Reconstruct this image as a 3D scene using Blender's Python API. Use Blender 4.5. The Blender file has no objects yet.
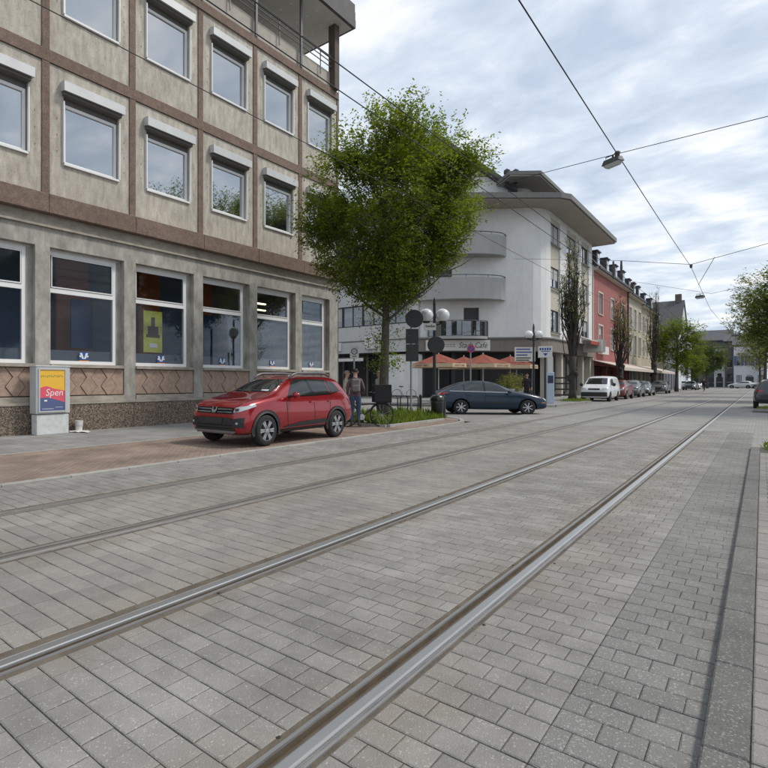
import bpy, bmesh, math, random
import numpy as np
from mathutils import Vector, Matrix
from mathutils.bvhtree import BVHTree
R = math.radians
rng = random.Random(7)
scene = bpy.context.scene
COL = scene.collection

# ------------------------------------------------------------------ camera
cd = bpy.data.cameras.new('camera'); cam = bpy.data.objects.new('camera', cd); COL.objects.link(cam)
cam.location = (0, 0, 1.42); cam.rotation_euler = (R(90), 0, R(42.93))
cd.sensor_width = 36; cd.lens = 25.5; cd.shift_x = 1/6; cd.shift_y = -0.0039
cd.clip_start = 0.05; cd.clip_end = 4000
scene.camera = cam

# ------------------------------------------------------------------ sky
SUN_EL, SUN_AZ = R(52), R(50)          # azimuth measured from +Y (up the street) towards +X
w = bpy.data.worlds.new('World'); scene.world = w; w.use_nodes = True
nt = w.node_tree; N = nt.nodes; L = nt.links; N.clear()
def wn(t, **k):
    n = N.new(t)
    for a, b in k.items(): setattr(n, a, b)
    return n
out = wn('ShaderNodeOutputWorld'); bg = wn('ShaderNodeBackground'); bg.inputs['Strength'].default_value = 0.1
sky = wn('ShaderNodeTexSky', sky_type='NISHITA'); sky.sun_disc = False
sky.sun_elevation = SUN_EL; sky.sun_rotation = SUN_AZ; sky.dust_density = 2.0
tc = wn('ShaderNodeTexCoord'); sep = wn('ShaderNodeSeparateXYZ'); L.new(tc.outputs['Generated'], sep.inputs[0])
mz = wn('ShaderNodeMath', operation='MAXIMUM'); mz.inputs[1].default_value = 0.02; L.new(sep.outputs['Z'], mz.inputs[0])
az = wn('ShaderNodeMath', operation='ADD'); az.inputs[1].default_value = 0.16; L.new(mz.outputs[0], az.inputs[0])
dx = wn('ShaderNodeMath', operation='DIVIDE'); L.new(sep.outputs['X'], dx.inputs[0]); L.new(az.outputs[0], dx.inputs[1])
dy = wn('ShaderNodeMath', operation='DIVIDE'); L.new(sep.outputs['Y'], dy.inputs[0]); L.new(az.outputs[0], dy.inputs[1])
cmb = wn('ShaderNodeCombineXYZ'); L.new(dx.outputs[0], cmb.inputs[0]); L.new(dy.outputs[0], cmb.inputs[1])
mp = wn('ShaderNodeMapping'); mp.inputs['Rotation'].default_value = (0, 0, R(25)); mp.inputs['Scale'].default_value = (1.7, 2.1, 1)
L.new(cmb.outputs[0], mp.inputs[0])
n1 = wn('ShaderNodeTexNoise'); n1.inputs['Scale'].default_value = 2.3; n1.inputs['Detail'].default_value = 8; n1.inputs['Roughness'].default_value = 0.56; n1.inputs['Distortion'].default_value = 0.25
n2 = wn('ShaderNodeTexNoise'); n2.inputs['Scale'].default_value = 0.55; n2.inputs['Detail'].default_value = 4; n2.inputs['Roughness'].default_value = 0.5
L.new(mp.outputs[0], n1.inputs['Vector']); L.new(mp.outputs[0], n2.inputs['Vector'])
mixn = wn('ShaderNodeMath', operation='MULTIPLY_ADD'); mixn.inputs[1].default_value = 0.68
L.new(n1.outputs['Fac'], mixn.inputs[0])
h2 = wn('ShaderNodeMath', operation='MULTIPLY'); h2.inputs[1].default_value = 0.32; L.new(n2.outputs['Fac'], h2.inputs[0]); L.new(h2.outputs[0], mixn.inputs[2])
rp = wn('ShaderNodeValToRGB'); e = rp.color_ramp.elements
e[0].position = 0.38; e[0].color = (3.5, 4.1, 4.95, 1); e[1].position = 0.62; e[1].color = (6.5, 6.6, 6.75, 1)
m = rp.color_ramp.elements.new(0.5); m.color = (4.55, 5.1, 5.8, 1)
L.new(mixn.outputs[0], rp.inputs[0])
mx = wn('ShaderNodeMixRGB', blend_type='MIX'); mx.inputs[0].default_value = 0.92
L.new(sky.outputs[0], mx.inputs[1]); L.new(rp.outputs[0], mx.inputs[2])
L.new(mx.outputs[0], bg.inputs['Color']); L.new(bg.outputs[0], out.inputs[0])

# ------------------------------------------------------------------ sun behind thin cloud
sd = bpy.data.lights.new('sun', 'SUN'); sd.energy = 1.5; sd.angle = R(10); sd.color = (1.0, 0.94, 0.85)
so = bpy.data.objects.new('sun', sd); COL.objects.link(so)
sv = Vector((math.sin(SUN_AZ)*math.cos(SUN_EL), math.cos(SUN_AZ)*math.cos(SUN_EL), math.sin(SUN_EL)))
so.rotation_euler = (-sv).to_track_quat('-Z', 'Y').to_euler(); so.location = (20, 20, 60)
vs = scene.view_settings
vs.view_transform = 'Standard'; vs.look = 'None'; vs.exposure = 0.70; vs.gamma = 1.0; vs.use_curve_mapping = False
scene.cycles.max_bounces = 8; scene.cycles.transparent_max_bounces = 12

# ------------------------------------------------------------------ materials
MATS = {}
def mat(name, col, rough=0.7, metal=0.0, var=0.12, scale=6.0, stretch=(1, 1, 1), bump=0.0, bscale=60.0, col2=None, speck=None, sscale=120.0, samt=0.5, spec=0.5, coat=0.0, emit=None, island=0.0, sfrac=0.3, stain=0.0, rust=False):
    m = bpy.data.materials.new(name); m.use_nodes = True; nt = m.node_tree; N = nt.nodes; L = nt.links
    b = N['Principled BSDF']; b.inputs['Roughness'].default_value = rough; b.inputs['Metallic'].default_value = metal
    b.inputs['Specular IOR Level'].default_value = spec; b.inputs['Coat Weight'].default_value = coat; b.inputs['Coat Roughness'].default_value = 0.03
    geo = N.new('ShaderNodeNewGeometry'); mp = N.new('ShaderNodeMapping'); mp.inputs['Scale'].default_value = stretch
    L.new(geo.outputs['Position'], mp.inputs[0])
    if var > 0 or col2 or speck:
        no = N.new('ShaderNodeTexNoise'); no.inputs['Scale'].default_value = scale; no.inputs['Detail'].default_value = 6; no.inputs['Roughness'].default_value = 0.62
        L.new(mp.outputs[0], no.inputs['Vector'])
        ra = N.new('ShaderNodeValToRGB'); ra.color_ramp.elements[0].position = 0.3; ra.color_ramp.elements[1].position = 0.7
        c2 = col2 if col2 else tuple(min(1, c*(1+var)) for c in col)
        c1 = col if col2 else tuple(c*(1-var) for c in col)
        ra.color_ramp.elements[0].color = (*c1, 1); ra.color_ramp.elements[1].color = (*c2, 1)
        L.new(no.outputs['Fac'], ra.inputs[0]); cur = ra.outputs[0]
        if speck:
            n3 = N.new('ShaderNodeTexVoronoi'); n3.inputs['Scale'].default_value = sscale*1.15
            L.new(geo.outputs['Position'], n3.inputs['Vector'])
            r3 = N.new('ShaderNodeValToRGB'); r3.color_ramp.elements[0].position = 1-sfrac; r3.color_ramp.elements[1].position = min(0.999, 1.12-sfrac)
            r3.color_ramp.elements[0].color = (0, 0, 0, 1); r3.color_ramp.elements[1].color = (samt, samt, samt, 1)
            L.new(n3.outputs['Color'], r3.inputs[0])
            mm = N.new('ShaderNodeMixRGB'); mm.inputs[2].default_value = (*speck, 1); L.new(r3.outputs[0], mm.inputs[0]); L.new(cur, mm.inputs[1]); cur = mm.outputs[0]
        if stain:
            n4 = N.new('ShaderNodeTexNoise'); n4.inputs['Scale'].default_value = 0.55; n4.inputs['Detail'].default_value = 8; n4.inputs['Roughness'].default_value = 0.7; L.new(geo.outputs['Position'], n4.inputs['Vector'])
            m4 = N.new('ShaderNodeMapRange'); m4.inputs['From Min'].default_value = 0.32; m4.inputs['From Max'].default_value = 0.68; m4.inputs['To Min'].default_value = 1-stain; m4.inputs['To Max'].default_value = 1+stain*0.6; L.new(n4.outputs['Fac'], m4.inputs['Value'])
            u4 = N.new('ShaderNodeVectorMath'); u4.operation = 'SCALE'; L.new(cur, u4.inputs[0]); L.new(m4.outputs[0], u4.inputs['Scale']); cur = u4.outputs[0]
        if rust:                              # brown rail dust lies in a band along every rail
            sx = N.new('ShaderNodeSeparateXYZ'); L.new(geo.outputs['Position'], sx.inputs[0]); last = None
            for rx in (-1.29, -2.79, -4.45, -5.99):
                a1 = N.new('ShaderNodeMath'); a1.operation = 'SUBTRACT'; a1.inputs[1].default_value = rx; L.new(sx.outputs['X'], a1.inputs[0])
                a2 = N.new('ShaderNodeMath'); a2.operation = 'ABSOLUTE'; L.new(a1.outputs[0], a2.inputs[0])
                if last is None: last = a2
                else:
                    a3 = N.new('ShaderNodeMath'); a3.operation = 'MINIMUM'; L.new(last.outputs[0], a3.inputs[0]); L.new(a2.outputs[0], a3.inputs[1]); last = a3
            n5 = N.new('ShaderNodeTexNoise'); n5.inputs['Scale'].default_value = 1.6; n5.inputs['Detail'].default_value = 6; L.new(geo.outputs['Position'], n5.inputs['Vector'])
            m5 = N.new('ShaderNodeMapRange'); m5.inputs['From Min'].default_value = 0.08; m5.inputs['From Max'].default_value = 0.50; m5.inputs['To Min'].default_value = 1.0; m5.inputs['To Max'].default_value = 0.0; L.new(last.outputs[0], m5.inputs['Value'])
            m6 = N.new('ShaderNodeMapRange'); m6.inputs['From Min'].default_value = 0.38; m6.inputs['From Max'].default_value = 0.72; m6.inputs['To Max'].default_value = 0.5; L.new(n5.outputs['Fac'], m6.inputs['Value'])
            u5 = N.new('ShaderNodeMath'); u5.operation = 'MULTIPLY'; L.new(m5.outputs[0], u5.inputs[0]); L.new(m6.outputs[0], u5.inputs[1])
            x5 = N.new('ShaderNodeMixRGB'); x5.inputs[2].default_value = (0.205,0.150,0.095,1); L.new(u5.outputs[0], x5.inputs[0]); L.new(cur, x5.inputs[1]); cur = x5.outputs[0]
        if island:
            oi = N.new('ShaderNodeObjectInfo'); ad = N.new('ShaderNodeMath'); ad.operation = 'ADD'
            L.new(geo.outputs['Random Per Island'], ad.inputs[0]); L.new(oi.outputs['Random'], ad.inputs[1])
            fr = N.new('ShaderNodeMath'); fr.operation = 'FRACT'; L.new(ad.outputs[0], fr.inputs[0])
            mr = N.new('ShaderNodeMapRange'); mr.inputs['To Min'].default_value = 1-island; mr.inputs['To Max'].default_value = 1+island
            L.new(fr.outputs[0], mr.inputs['Value'])
            mu = N.new('ShaderNodeVectorMath'); mu.operation = 'SCALE'; L.new(cur, mu.inputs[0]); L.new(mr.outputs[0], mu.inputs['Scale']); cur = mu.outputs[0]
        L.new(cur, b.inputs['Base Color'])
    else:
        b.inputs['Base Color'].default_value = (*col, 1)
    if bump > 0:
        nb = N.new('ShaderNodeTexNoise'); nb.inputs['Scale'].default_value = bscale; nb.inputs['Detail'].default_value = 4
        L.new(geo.outputs['Position'], nb.inputs['Vector'])
        bu = N.new('ShaderNodeBump'); bu.inputs['Strength'].default_value = bump; bu.inputs['Distance'].default_value = 0.01
        L.new(nb.outputs['Fac'], bu.inputs['Height']); L.new(bu.outputs[0], b.inputs['Normal'])
    if emit:
        b.inputs['Emission Color'].default_value = (*emit[:3], 1); b.inputs['Emission Strength'].default_value = emit[3]
    MATS[name] = m; return m

def glass_mat(name, refl, tint, transp, rough=0.02, f0=0.08):
    """window glass: a mirror part that grows with angle over either clear glass or a dark room"""
    m = bpy.data.materials.new(name); m.use_nodes = True; nt = m.node_tree; N = nt.nodes; L = nt.links; N.clear()
    o = N.new('ShaderNodeOutputMaterial'); g = N.new('ShaderNodeBsdfGlossy'); g.inputs['Roughness'].default_value = rough; g.inputs['Color'].default_value = (0.94, 0.97, 1, 1)
    if transp:
        d = N.new('ShaderNodeBsdfTransparent'); d.inputs['Color'].default_value = (*tint, 1)
    else:
        d = N.new('ShaderNodeBsdfDiffuse'); d.inputs['Color'].default_value = (*tint, 1)
    lw = N.new('ShaderNodeLayerWeight'); lw.inputs['Blend'].default_value = 0.3
    mr = N.new('ShaderNodeMapRange'); mr.inputs['To Min'].default_value = f0; mr.inputs['To Max'].default_value = refl
    L.new(lw.outputs['Fresnel'], mr.inputs['Value'])
    nz = N.new('ShaderNodeTexNoise'); nz.inputs['Scale'].default_value = 0.9; nz.inputs['Detail'].default_value = 1
    ge = N.new('ShaderNodeNewGeometry'); L.new(ge.outputs['Position'], nz.inputs['Vector'])
    bu = N.new('ShaderNodeBump'); bu.inputs['Strength'].default_value = 0.03; bu.inputs['Distance'].default_value = 0.03
    L.new(nz.outputs['Fac'], bu.inputs['Height']); L.new(bu.outputs[0], g.inputs['Normal'])
    mx = N.new('ShaderNodeMixShader'); L.new(mr.outputs[0], mx.inputs[0]); L.new(d.outputs[0], mx.inputs[1]); L.new(g.outputs[0], mx.inputs[2]); L.new(mx.outputs[0], o.inputs[0])
    MATS[name] = m; return m

def brick_mat(name, c1, c2, mortar, bw, bh, ms, rot=0.0, rough=0.85, offset=0.5, var=0.15):
    m = bpy.data.materials.new(name); m.use_nodes = True; nt = m.node_tree; N = nt.nodes; L = nt.links
    b = N['Principled BSDF']; b.inputs['Roughness'].default_value = rough
    geo = N.new('ShaderNodeNewGeometry'); mp = N.new('ShaderNodeMapping'); mp.inputs['Rotation'].default_value = (0, 0, rot); L.new(geo.outputs['Position'], mp.inputs[0])
    br = N.new('ShaderNodeTexBrick'); br.offset = offset; br.inputs['Scale'].default_value = 1; br.inputs['Brick Width'].default_value = bw; br.inputs['Row Height'].default_value = bh; br.inputs['Mortar Size'].default_value = ms
    br.inputs['Color1'].default_value = (*c1, 1); br.inputs['Color2'].default_value = (*c2, 1); br.inputs['Mortar'].default_value = (*mortar, 1); br.inputs['Mortar Smooth'].default_value = 0.2
    L.new(mp.outputs[0], br.inputs['Vector'])
    no = N.new('ShaderNodeTexNoise'); no.inputs['Scale'].default_value = 1.3; no.inputs['Detail'].default_value = 7; L.new(geo.outputs['Position'], no.inputs['Vector'])
    mr = N.new('ShaderNodeMapRange'); mr.inputs['From Min'].default_value = 0.3; mr.inputs['From Max'].default_value = 0.7; mr.inputs['To Min'].default_value = 1-var; mr.inputs['To Max'].default_value = 1+var
    L.new(no.outputs['Fac'], mr.inputs['Value'])
    mu = N.new('ShaderNodeVectorMath'); mu.operation = 'SCALE'; L.new(br.outputs['Color'], mu.inputs[0]); L.new(mr.outputs[0], mu.inputs['Scale']); L.new(mu.outputs[0], b.inputs['Base Color'])
    bu = N.new('ShaderNodeBump'); bu.inputs['Strength'].default_value = 0.6; bu.inputs['Distance'].default_value = 0.006; bu.invert = True
    L.new(br.outputs['Fac'], bu.inputs['Height']); L.new(bu.outputs[0], b.inputs['Normal'])
    MATS[name] = m; return m

def leaf_mat(name, c1, c2, trans):
    m = bpy.data.materials.new(name); m.use_nodes = True; nt = m.node_tree; N = nt.nodes; L = nt.links; N.clear()
    o = N.new('ShaderNodeOutputMaterial'); d = N.new('ShaderNodeBsdfPrincipled'); d.inputs['Roughness'].default_value = 0.55; d.inputs['Specular IOR Level'].default_value = 0.3
    t = N.new('ShaderNodeBsdfTranslucent'); ge = N.new('ShaderNodeNewGeometry')
    ra = N.new('ShaderNodeValToRGB'); ra.color_ramp.elements[0].color = (*c1, 1); ra.color_ramp.elements[1].color = (*c2, 1)
    nz = N.new('ShaderNodeTexNoise'); nz.inputs['Scale'].default_value = 1.1; nz.inputs['Detail'].default_value = 3; L.new(ge.outputs['Position'], nz.inputs['Vector'])
    m1 = N.new('ShaderNodeMapRange'); m1.inputs['From Min'].default_value = 0.3; m1.inputs['From Max'].default_value = 0.7; m1.inputs['To Max'].default_value = 0.6; L.new(nz.outputs['Fac'], m1.inputs['Value'])
    m2 = N.new('ShaderNodeMath'); m2.operation = 'MULTIPLY_ADD'; m2.inputs[1].default_value = 0.45; L.new(ge.outputs['Random Per Island'], m2.inputs[0]); L.new(m1.outputs[0], m2.inputs[2])
    L.new(m2.outputs[0], ra.inputs[0]); L.new(ra.outputs[0], d.inputs['Base Color'])
    mu = N.new('ShaderNodeVectorMath'); mu.operation = 'MULTIPLY'; mu.inputs[1].default_value = (1.25, 1.2, 0.5); L.new(ra.outputs[0], mu.inputs[0]); L.new(mu.outputs[0], t.inputs[0])
    mx = N.new('ShaderNodeMixShader'); mx.inputs[0].default_value = trans; L.new(d.outputs[0], mx.inputs[1]); L.new(t.outputs[0], mx.inputs[2]); L.new(mx.outputs[0], o.inputs[0])
    MATS[name] = m; return m

# ------------------------------------------------------------------ mesh helpers
class MB:
    def __init__(s): s.v = []; s.f = []; s.mi = []; s.cur = 0
    def add(s, vs, fs):
        o = len(s.v); s.v.extend(tuple(p) for p in vs)
        for f in fs: s.f.append(tuple(o+i for i in f)); s.mi.append(s.cur)
        return s
    def box(s, x0, x1, y0, y1, z0, z1):
        return s.add([(x0,y0,z0),(x1,y0,z0),(x1,y1,z0),(x0,y1,z0),(x0,y0,z1),(x1,y0,z1),(x1,y1,z1),(x0,y1,z1)],
                     [(3,2,1,0),(4,5,6,7),(0,1,5,4),(1,2,6,5),(2,3,7,6),(3,0,4,7)])
    def obox(s, c, ax, ay, az):
        """box from centre and three half-axis vectors"""
        c = Vector(c); ax = Vector(ax); ay = Vector(ay); az = Vector(az); vs = []
        for k in (-1, 1):
            for i, j in ((-1,-1),(1,-1),(1,1),(-1,1)): vs.append(c+ax*i+ay*j+az*k)
        return s.add(vs, [(3,2,1,0),(4,5,6,7),(0,1,5,4),(1,2,6,5),(2,3,7,6),(3,0,4,7)])
    def prism(s, poly, z0, z1):
        """poly: ccw list of (x, y)"""
        n = len(poly); vs = [(x,y,z0) for x,y in poly]+[(x,y,z1) for x,y in poly]
        return s.add(vs, [tuple(range(n-1,-1,-1)), tuple(range(n,2*n))]+[(i,(i+1)%n,n+(i+1)%n,n+i) for i in range(n)])
    def extr(s, poly, axis, a0, a1):
        """2-D profile swept along an axis: 'x' profile (y,z), 'y' profile (x,z)"""
        n = len(poly)
        if axis == 'x': vs = [(a0,p,q) for p,q in poly]+[(a1,p,q) for p,q in poly]
        else: vs = [(p,a0,q) for p,q in poly]+[(p,a1,q) for p,q in poly]
        return s.add(vs, [tuple(range(n-1,-1,-1)), tuple(range(n,2*n))]+[(i,(i+1)%n,n+(i+1)%n,n+i) for i in range(n)])
    def tube(s, pts, r, n=6, r1=None, cap=True):
        pts = [Vector(p) for p in pts]; k = len(pts)
        rs = r if isinstance(r, (list, tuple)) else [r+((r1 if r1 is not None else r)-r)*i/max(1,k-1) for i in range(k)]
        vs = []; ref = None
        for i, p in enumerate(pts):
            d = (pts[min(i+1,k-1)]-pts[max(i-1,0)])
            d = d.normalized() if d.length > 1e-9 else Vector((0,0,1))
            if ref is None: ref = Vector((1,0,0)) if abs(d.x) < 0.8 else Vector((0,1,0))
            a = (ref-d*ref.dot(d)).normalized(); b = d.cross(a); ref = a
            for j in range(n):
                t = 2*math.pi*j/n; vs.append(p+(a*math.cos(t)+b*math.sin(t))*rs[i])
        fs = [(i*n+j, i*n+(j+1)%n, (i+1)*n+(j+1)%n, (i+1)*n+j) for i in range(k-1) for j in range(n)]
        if cap: fs += [tuple(range(n-1,-1,-1)), tuple(range((k-1)*n, k*n))]
        return s.add(vs, fs)
    def lathe(s, prof, c=(0,0,0), n=16, axis='z'):
        """prof: list of (radius, height)"""
        vs = []; k = len(prof); c = Vector(c)
        for r, z in prof:
            for j in range(n):
                t = 2*math.pi*j/n; a, b = r*math.cos(t), r*math.sin(t)
                vs.append(c+(Vector((a,b,z)) if axis == 'z' else Vector((b,z,a)) if axis == 'y' else Vector((z,a,b))))
        fs = [(i*n+j, i*n+(j+1)%n, (i+1)*n+(j+1)%n, (i+1)*n+j) for i in range(k-1) for j in range(n)]
        return s.add(vs, fs)
    def ball(s, c, r, n=12, sz=1.0):
        k = n//2; return s.lathe([(max(1e-4, r*math.sin(math.pi*i/k)), -r*sz*math.cos(math.pi*i/k)) for i in range(k+1)], c, n)
    def mesh(s, name, mats, smooth=False):
        me = bpy.data.meshes.new(name); me.from_pydata(s.v, [], s.f)
        for m in (mats if isinstance(mats, (list, tuple)) else [mats]): me.materials.append(MATS[m] if isinstance(m, str) else m)
        if any(s.mi): me.polygons.foreach_set('material_index', s.mi)
        if smooth: me.polygons.foreach_set('use_smooth', [True]*len(me.polygons))
        me.validate(); me.update(); return me
    def build(s, name, mats, parent=None, smooth=False, bevel=0, loc=None):
        me = s.mesh(name, mats, smooth)
        if bevel:
            bm = bmesh.new(); bm.from_mesh(me); bmesh.ops.remove_doubles(bm, verts=bm.verts, dist=1e-5)
            es = [e for e in bm.edges if len(e.link_faces) == 2 and e.calc_face_angle(0) > 0.6]
            bmesh.ops.bevel(bm, geom=es, offset=bevel, segments=1, affect='EDGES', clamp_overlap=True); bm.to_mesh(me); bm.free()
        return put(me, name, parent, loc)
def put(me, name, parent=None, loc=None):
    o = bpy.data.objects.new(name, me); COL.objects.link(o); o.parent = parent
    if loc is not None: o.location = loc
    return o
def tag(o, label=None, cat=None, group=None, kind=None):
    if label: o['label'] = label
    if cat: o['category'] = cat
    if group: o['group'] = group
    if kind: o['kind'] = kind
    return o
def thing(name, label, cat, loc=(0,0,0), rz=0, group=None):
    o = bpy.data.objects.new(name, None); COL.objects.link(o); o.location = loc; o.rotation_euler = (0,0,rz); o.empty_display_size = 0.2
    return tag(o, label, cat, group)
def kids(o): return KID.get(o, [])
def copy_tree(o, parent=None):
    c = o.copy(); COL.objects.link(c)
    if parent is not None: c.parent = parent
    for ch in list(o.children): copy_tree(ch, c)
    return c
def eval_mesh(o, name):
    """apply an object's modifiers, keep the mesh, drop the object"""
    dg = bpy.context.evaluated_depsgraph_get(); dg.update()
    me = bpy.data.meshes.new_from_object(o.evaluated_get(dg)); me.name = name
    bpy.data.objects.remove(o); return me
def text_mesh(txt, size, depth=0.004, align='CENTER', shear=0.0, xs=1.0):
    cu = bpy.data.curves.new('t', 'FONT'); cu.body = txt; cu.size = size; cu.extrude = depth; cu.align_x = align; cu.align_y = 'CENTER'; cu.shear = shear; cu.resolution_u = 3
    o = bpy.data.objects.new('t', cu); COL.objects.link(o); me = eval_mesh(o, 'lettering')
    if xs != 1.0: me.transform(Matrix.Diagonal((xs,1,1,1)))
    return me
def letters(txt, size, m, parent, loc, facing, depth=0.004, shear=0.0, xs=1.0, name='lettering', tilt=0.0):
    """upright text; facing = direction (radians, 0 = +X) that the front looks to"""
    me = text_mesh(txt, size, depth, shear=shear, xs=xs); me.materials.clear(); me.materials.append(MATS[m])
    o = put(me, name, parent, loc); o.rotation_euler = (R(90), tilt, facing+R(90)); return o

# ------------------------------------------------------------------ palette
mat('paver', (0.242,0.233,0.216), 0.85, var=0.14, scale=2.2, bump=0.6, bscale=130, speck=(0.46,0.45,0.42), sscale=125, samt=0.6, sfrac=0.2, island=0.10, stain=0.24, rust=True)
mat('paver_dark', (0.205,0.200,0.189), 0.88, var=0.14, scale=2.5, bump=0.8, bscale=130, speck=(0.42,0.41,0.385), sscale=130, samt=0.65, sfrac=0.25, island=0.07, stain=0.22)
mat('paver_warm', (0.246,0.234,0.212), 0.85, var=0.14, scale=1.6, bump=0.6, bscale=130, speck=(0.44,0.42,0.38), sscale=125, samt=0.55, sfrac=0.2, island=0.09, stain=0.26, rust=True)
mat('joint', (0.105,0.097,0.085), 0.95, var=0.3, scale=8)
brick_mat('paving_far', (0.275,0.266,0.248), (0.245,0.237,0.221), (0.16,0.153,0.142), 0.155, 0.155, 0.006)
mat('side_street', (0.215,0.205,0.188), 0.9, var=0.14, scale=1.2, bump=0.3, bscale=90, speck=(0.32,0.31,0.29), sscale=110, samt=0.4)
mat('kerb_stone', (0.145,0.141,0.133), 0.88, var=0.18, scale=5, bump=0.9, bscale=110, speck=(0.36,0.35,0.33), sscale=120, samt=0.6, sfrac=0.28, island=0.06, stain=0.15)
mat('kerb_light', (0.34,0.325,0.30), 0.85, var=0.14, scale=5, bump=0.3, island=0.08)
brick_mat('red_paving', (0.265,0.195,0.155), (0.225,0.168,0.135), (0.16,0.135,0.115), 0.2, 0.1, 0.005, rot=R(45), var=0.32)
brick_mat('slab_paving', (0.27,0.262,0.25), (0.235,0.228,0.218), (0.12,0.115,0.11), 0.3, 0.3, 0.006, var=0.2)
mat('earth', (0.10,0.085,0.06), 0.95, var=0.3, scale=8)
mat('terrain', (0.12,0.12,0.105), 0.95, var=0.2, scale=0.1)
mat('rail_steel', (0.50,0.50,0.49), 0.48, metal=1.0, var=0.10, scale=4, stretch=(60,0.6,1))
mat('rail_worn', (0.30,0.285,0.265), 0.5, metal=0.8, var=0.2, scale=4, stretch=(60,0.6,1))
mat('rail_side', (0.27,0.265,0.26), 0.55, metal=0.6, var=0.25, scale=5, stretch=(40,0.8,1))
mat('rail_rust', (0.065,0.052,0.040), 0.9, var=0.4, scale=6, stretch=(10,1,1), col2=(0.13,0.098,0.062))
mat('rail_filler', (0.115,0.095,0.072), 0.95, var=0.35, scale=5, bump=0.7, bscale=80)
# ================================================================== setting: ground, road, pavements
MB().add([(-1500,-1500,-0.25),(1500,-1500,-0.25),(1500,2500,-0.25),(-1500,2500,-0.25)], [(0,1,2,3)]).build('ground', 'terrain').__setitem__('kind', 'structure')

RAILS = (-1.29, -2.79, -4.45, -5.99)
GROOVE = (-1, 1, -1, 1)                  # side of the head on which the groove lies
P = 0.155
YN, YF = 20.15, 170.0                    # pavers are laid one by one up to YN
ZONES = [(-1.205, -0.64, 'paver'), (-2.645, -1.415, 'paver'), (-4.325, -2.915, 'paver_warm'), (-5.845, -4.595, 'paver_warm'), (-7.42, -6.115, 'paver')]
road = MB()
for x0, x1, _ in ZONES + [(-0.64, -0.12, '')]:
    road.cur = 0; road.add([(x0-0.015,-6,-0.009),(x1+0.015,-6,-0.009),(x1+0.015,YN,-0.009),(x0-0.015,YN,-0.009)], [(0,1,2,3)])
for i_, (x0, x1, _) in enumerate(ZONES + [(-0.655, -0.05, '')]):
    zf = -0.001 if i_ < len(ZONES) else -0.0025
    road.cur = 1; road.add([(x0-0.015,YN,zf),(x1+0.015,YN,zf),(x1+0.015,YF,zf),(x0-0.015,YF,zf)], [(0,1,2,3)])
road.cur = 1
road.add([(-0.175,14.5,-0.005),(14,14.5,-0.005),(14,33.0,-0.005),(-0.175,33.0,-0.005)], [(0,1,2,3)])
road.cur = 2
road.add([(-60,19.4,-0.03),(-7.36,19.4,-0.03),(-7.36,30.4,-0.03),(-60,30.4,-0.03)], [(0,1,2,3)])
road.add([(-10.3,30.4,-0.03),(-7.36,30.4,-0.03),(-7.36,YF,-0.03),(-10.3,YF,-0.03)], [(0,1,2,3)])
road.add([(-40,YF,-0.03),(14,YF,-0.03),(14,400,-0.03),(-40,400,-0.03)], [(0,1,2,3)])
road.add([(-0.06,32.9,-0.003),(2.62,32.9,-0.003),(2.62,YF,-0.003),(-0.06,YF,-0.003)], [(0,1,2,3)])
ROAD = tag(road.build('road', ['joint', 'paving_far', 'side_street']), kind='structure')

def paver_geo(mb, x0, x1, y0, y1, z, c=0.006, dz=0.004, tx=0, ty=0, gx=0.002):
    x0 += gx; x1 -= gx; y0 += 0.003+rng.uniform(-0.001,0.002); y1 -= 0.003
    q = [(x0,y0),(x1,y0),(x1,y1),(x0,y1)]; qi = [(x0+c,y0+c),(x1-c,y0+c),(x1-c,y1-c),(x0+c,y1-c)]
    mx, my = (x0+x1)/2, (y0+y1)/2
    zz = lambda p: z+(p[0]-mx)*tx+(p[1]-my)*ty
    mb.add([(a,b,z-0.02) for a,b in q]+[(a,b,zz((a,b))-dz) for a,b in q]+[(a,b,zz((a,b))) for a,b in qi],
           [(8,9,10,11)]+[(4+i,4+(i+1)%4,8+(i+1)%4,8+i) for i in range(4)]+[(i,(i+1)%4,4+(i+1)%4,4+i) for i in range(4)])
def visible_area(x, y):
    d = 0.681*-x+0.7325*y; u = 0.7325*x+0.681*y
    if d < 0.6: return 0
    px = 256+544*u/d; py = 381+544*1.42/d
    if px < -5 or px > 773 or py > 780: return 0
    return 1/d**3
cells = []                                # (score, x0, x1, y0, y1, material)
def lay(x0, x1, y0, y1, m, stagger=True, w=P, h=P, ragged=False):
    n = int(round((y1-y0)/h))
    for r in range(n):
        ya = y0+r*h
        xs = [x0]; x = x0+(w*0.5 if stagger and r % 2 else w)
        x += rng.uniform(-0.006, 0.006)
        while x < x1-0.035: xs.append(x); x += w*rng.uniform(0.985, 1.015)
        xs.append(x1)
        for a, b in zip(xs[:-1], xs[1:]):
            cells.append((visible_area((a+b)/2, ya+h/2), a, b, ya, ya+h, m))
for x0, x1, m in ZONES: lay(x0, x1, -2.17, YN-0.0, m)
lay(-0.64, -0.168, -2.17, YN, 'paver_dark', stagger=True, w=0.1573)
cells.sort(key=lambda c: -c[0])
one = {}
nind = 0; rest = {}
for sc, a, b, c, d, m in cells:
    full = abs((b-a)-P) < 0.006 and sc > 0
    if full and nind < 300:
        if m not in one:
            t = MB(); paver_geo(t, -P/2, P/2, -P/2, P/2, 0); one[m] = t.mesh('paver', m)
        o = put(one[m], 'paver', ROAD, ((a+b)/2, (c+d)/2, rng.uniform(-0.0015, 0.0015))); o.rotation_euler = (rng.uniform(-0.008,0.008), rng.uniform(-0.008,0.008), 0); o.scale = ((b-a)/P, 1, 1)
        nind += 1
    else:
        paver_geo(rest.setdefault(m, MB()), a, b, c, d, rng.uniform(-0.0015, 0.0015), tx=rng.uniform(-0.01,0.01), ty=rng.uniform(-0.01,0.01), gx=0.0005 if m == 'paver_dark' else 0.002)
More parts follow.
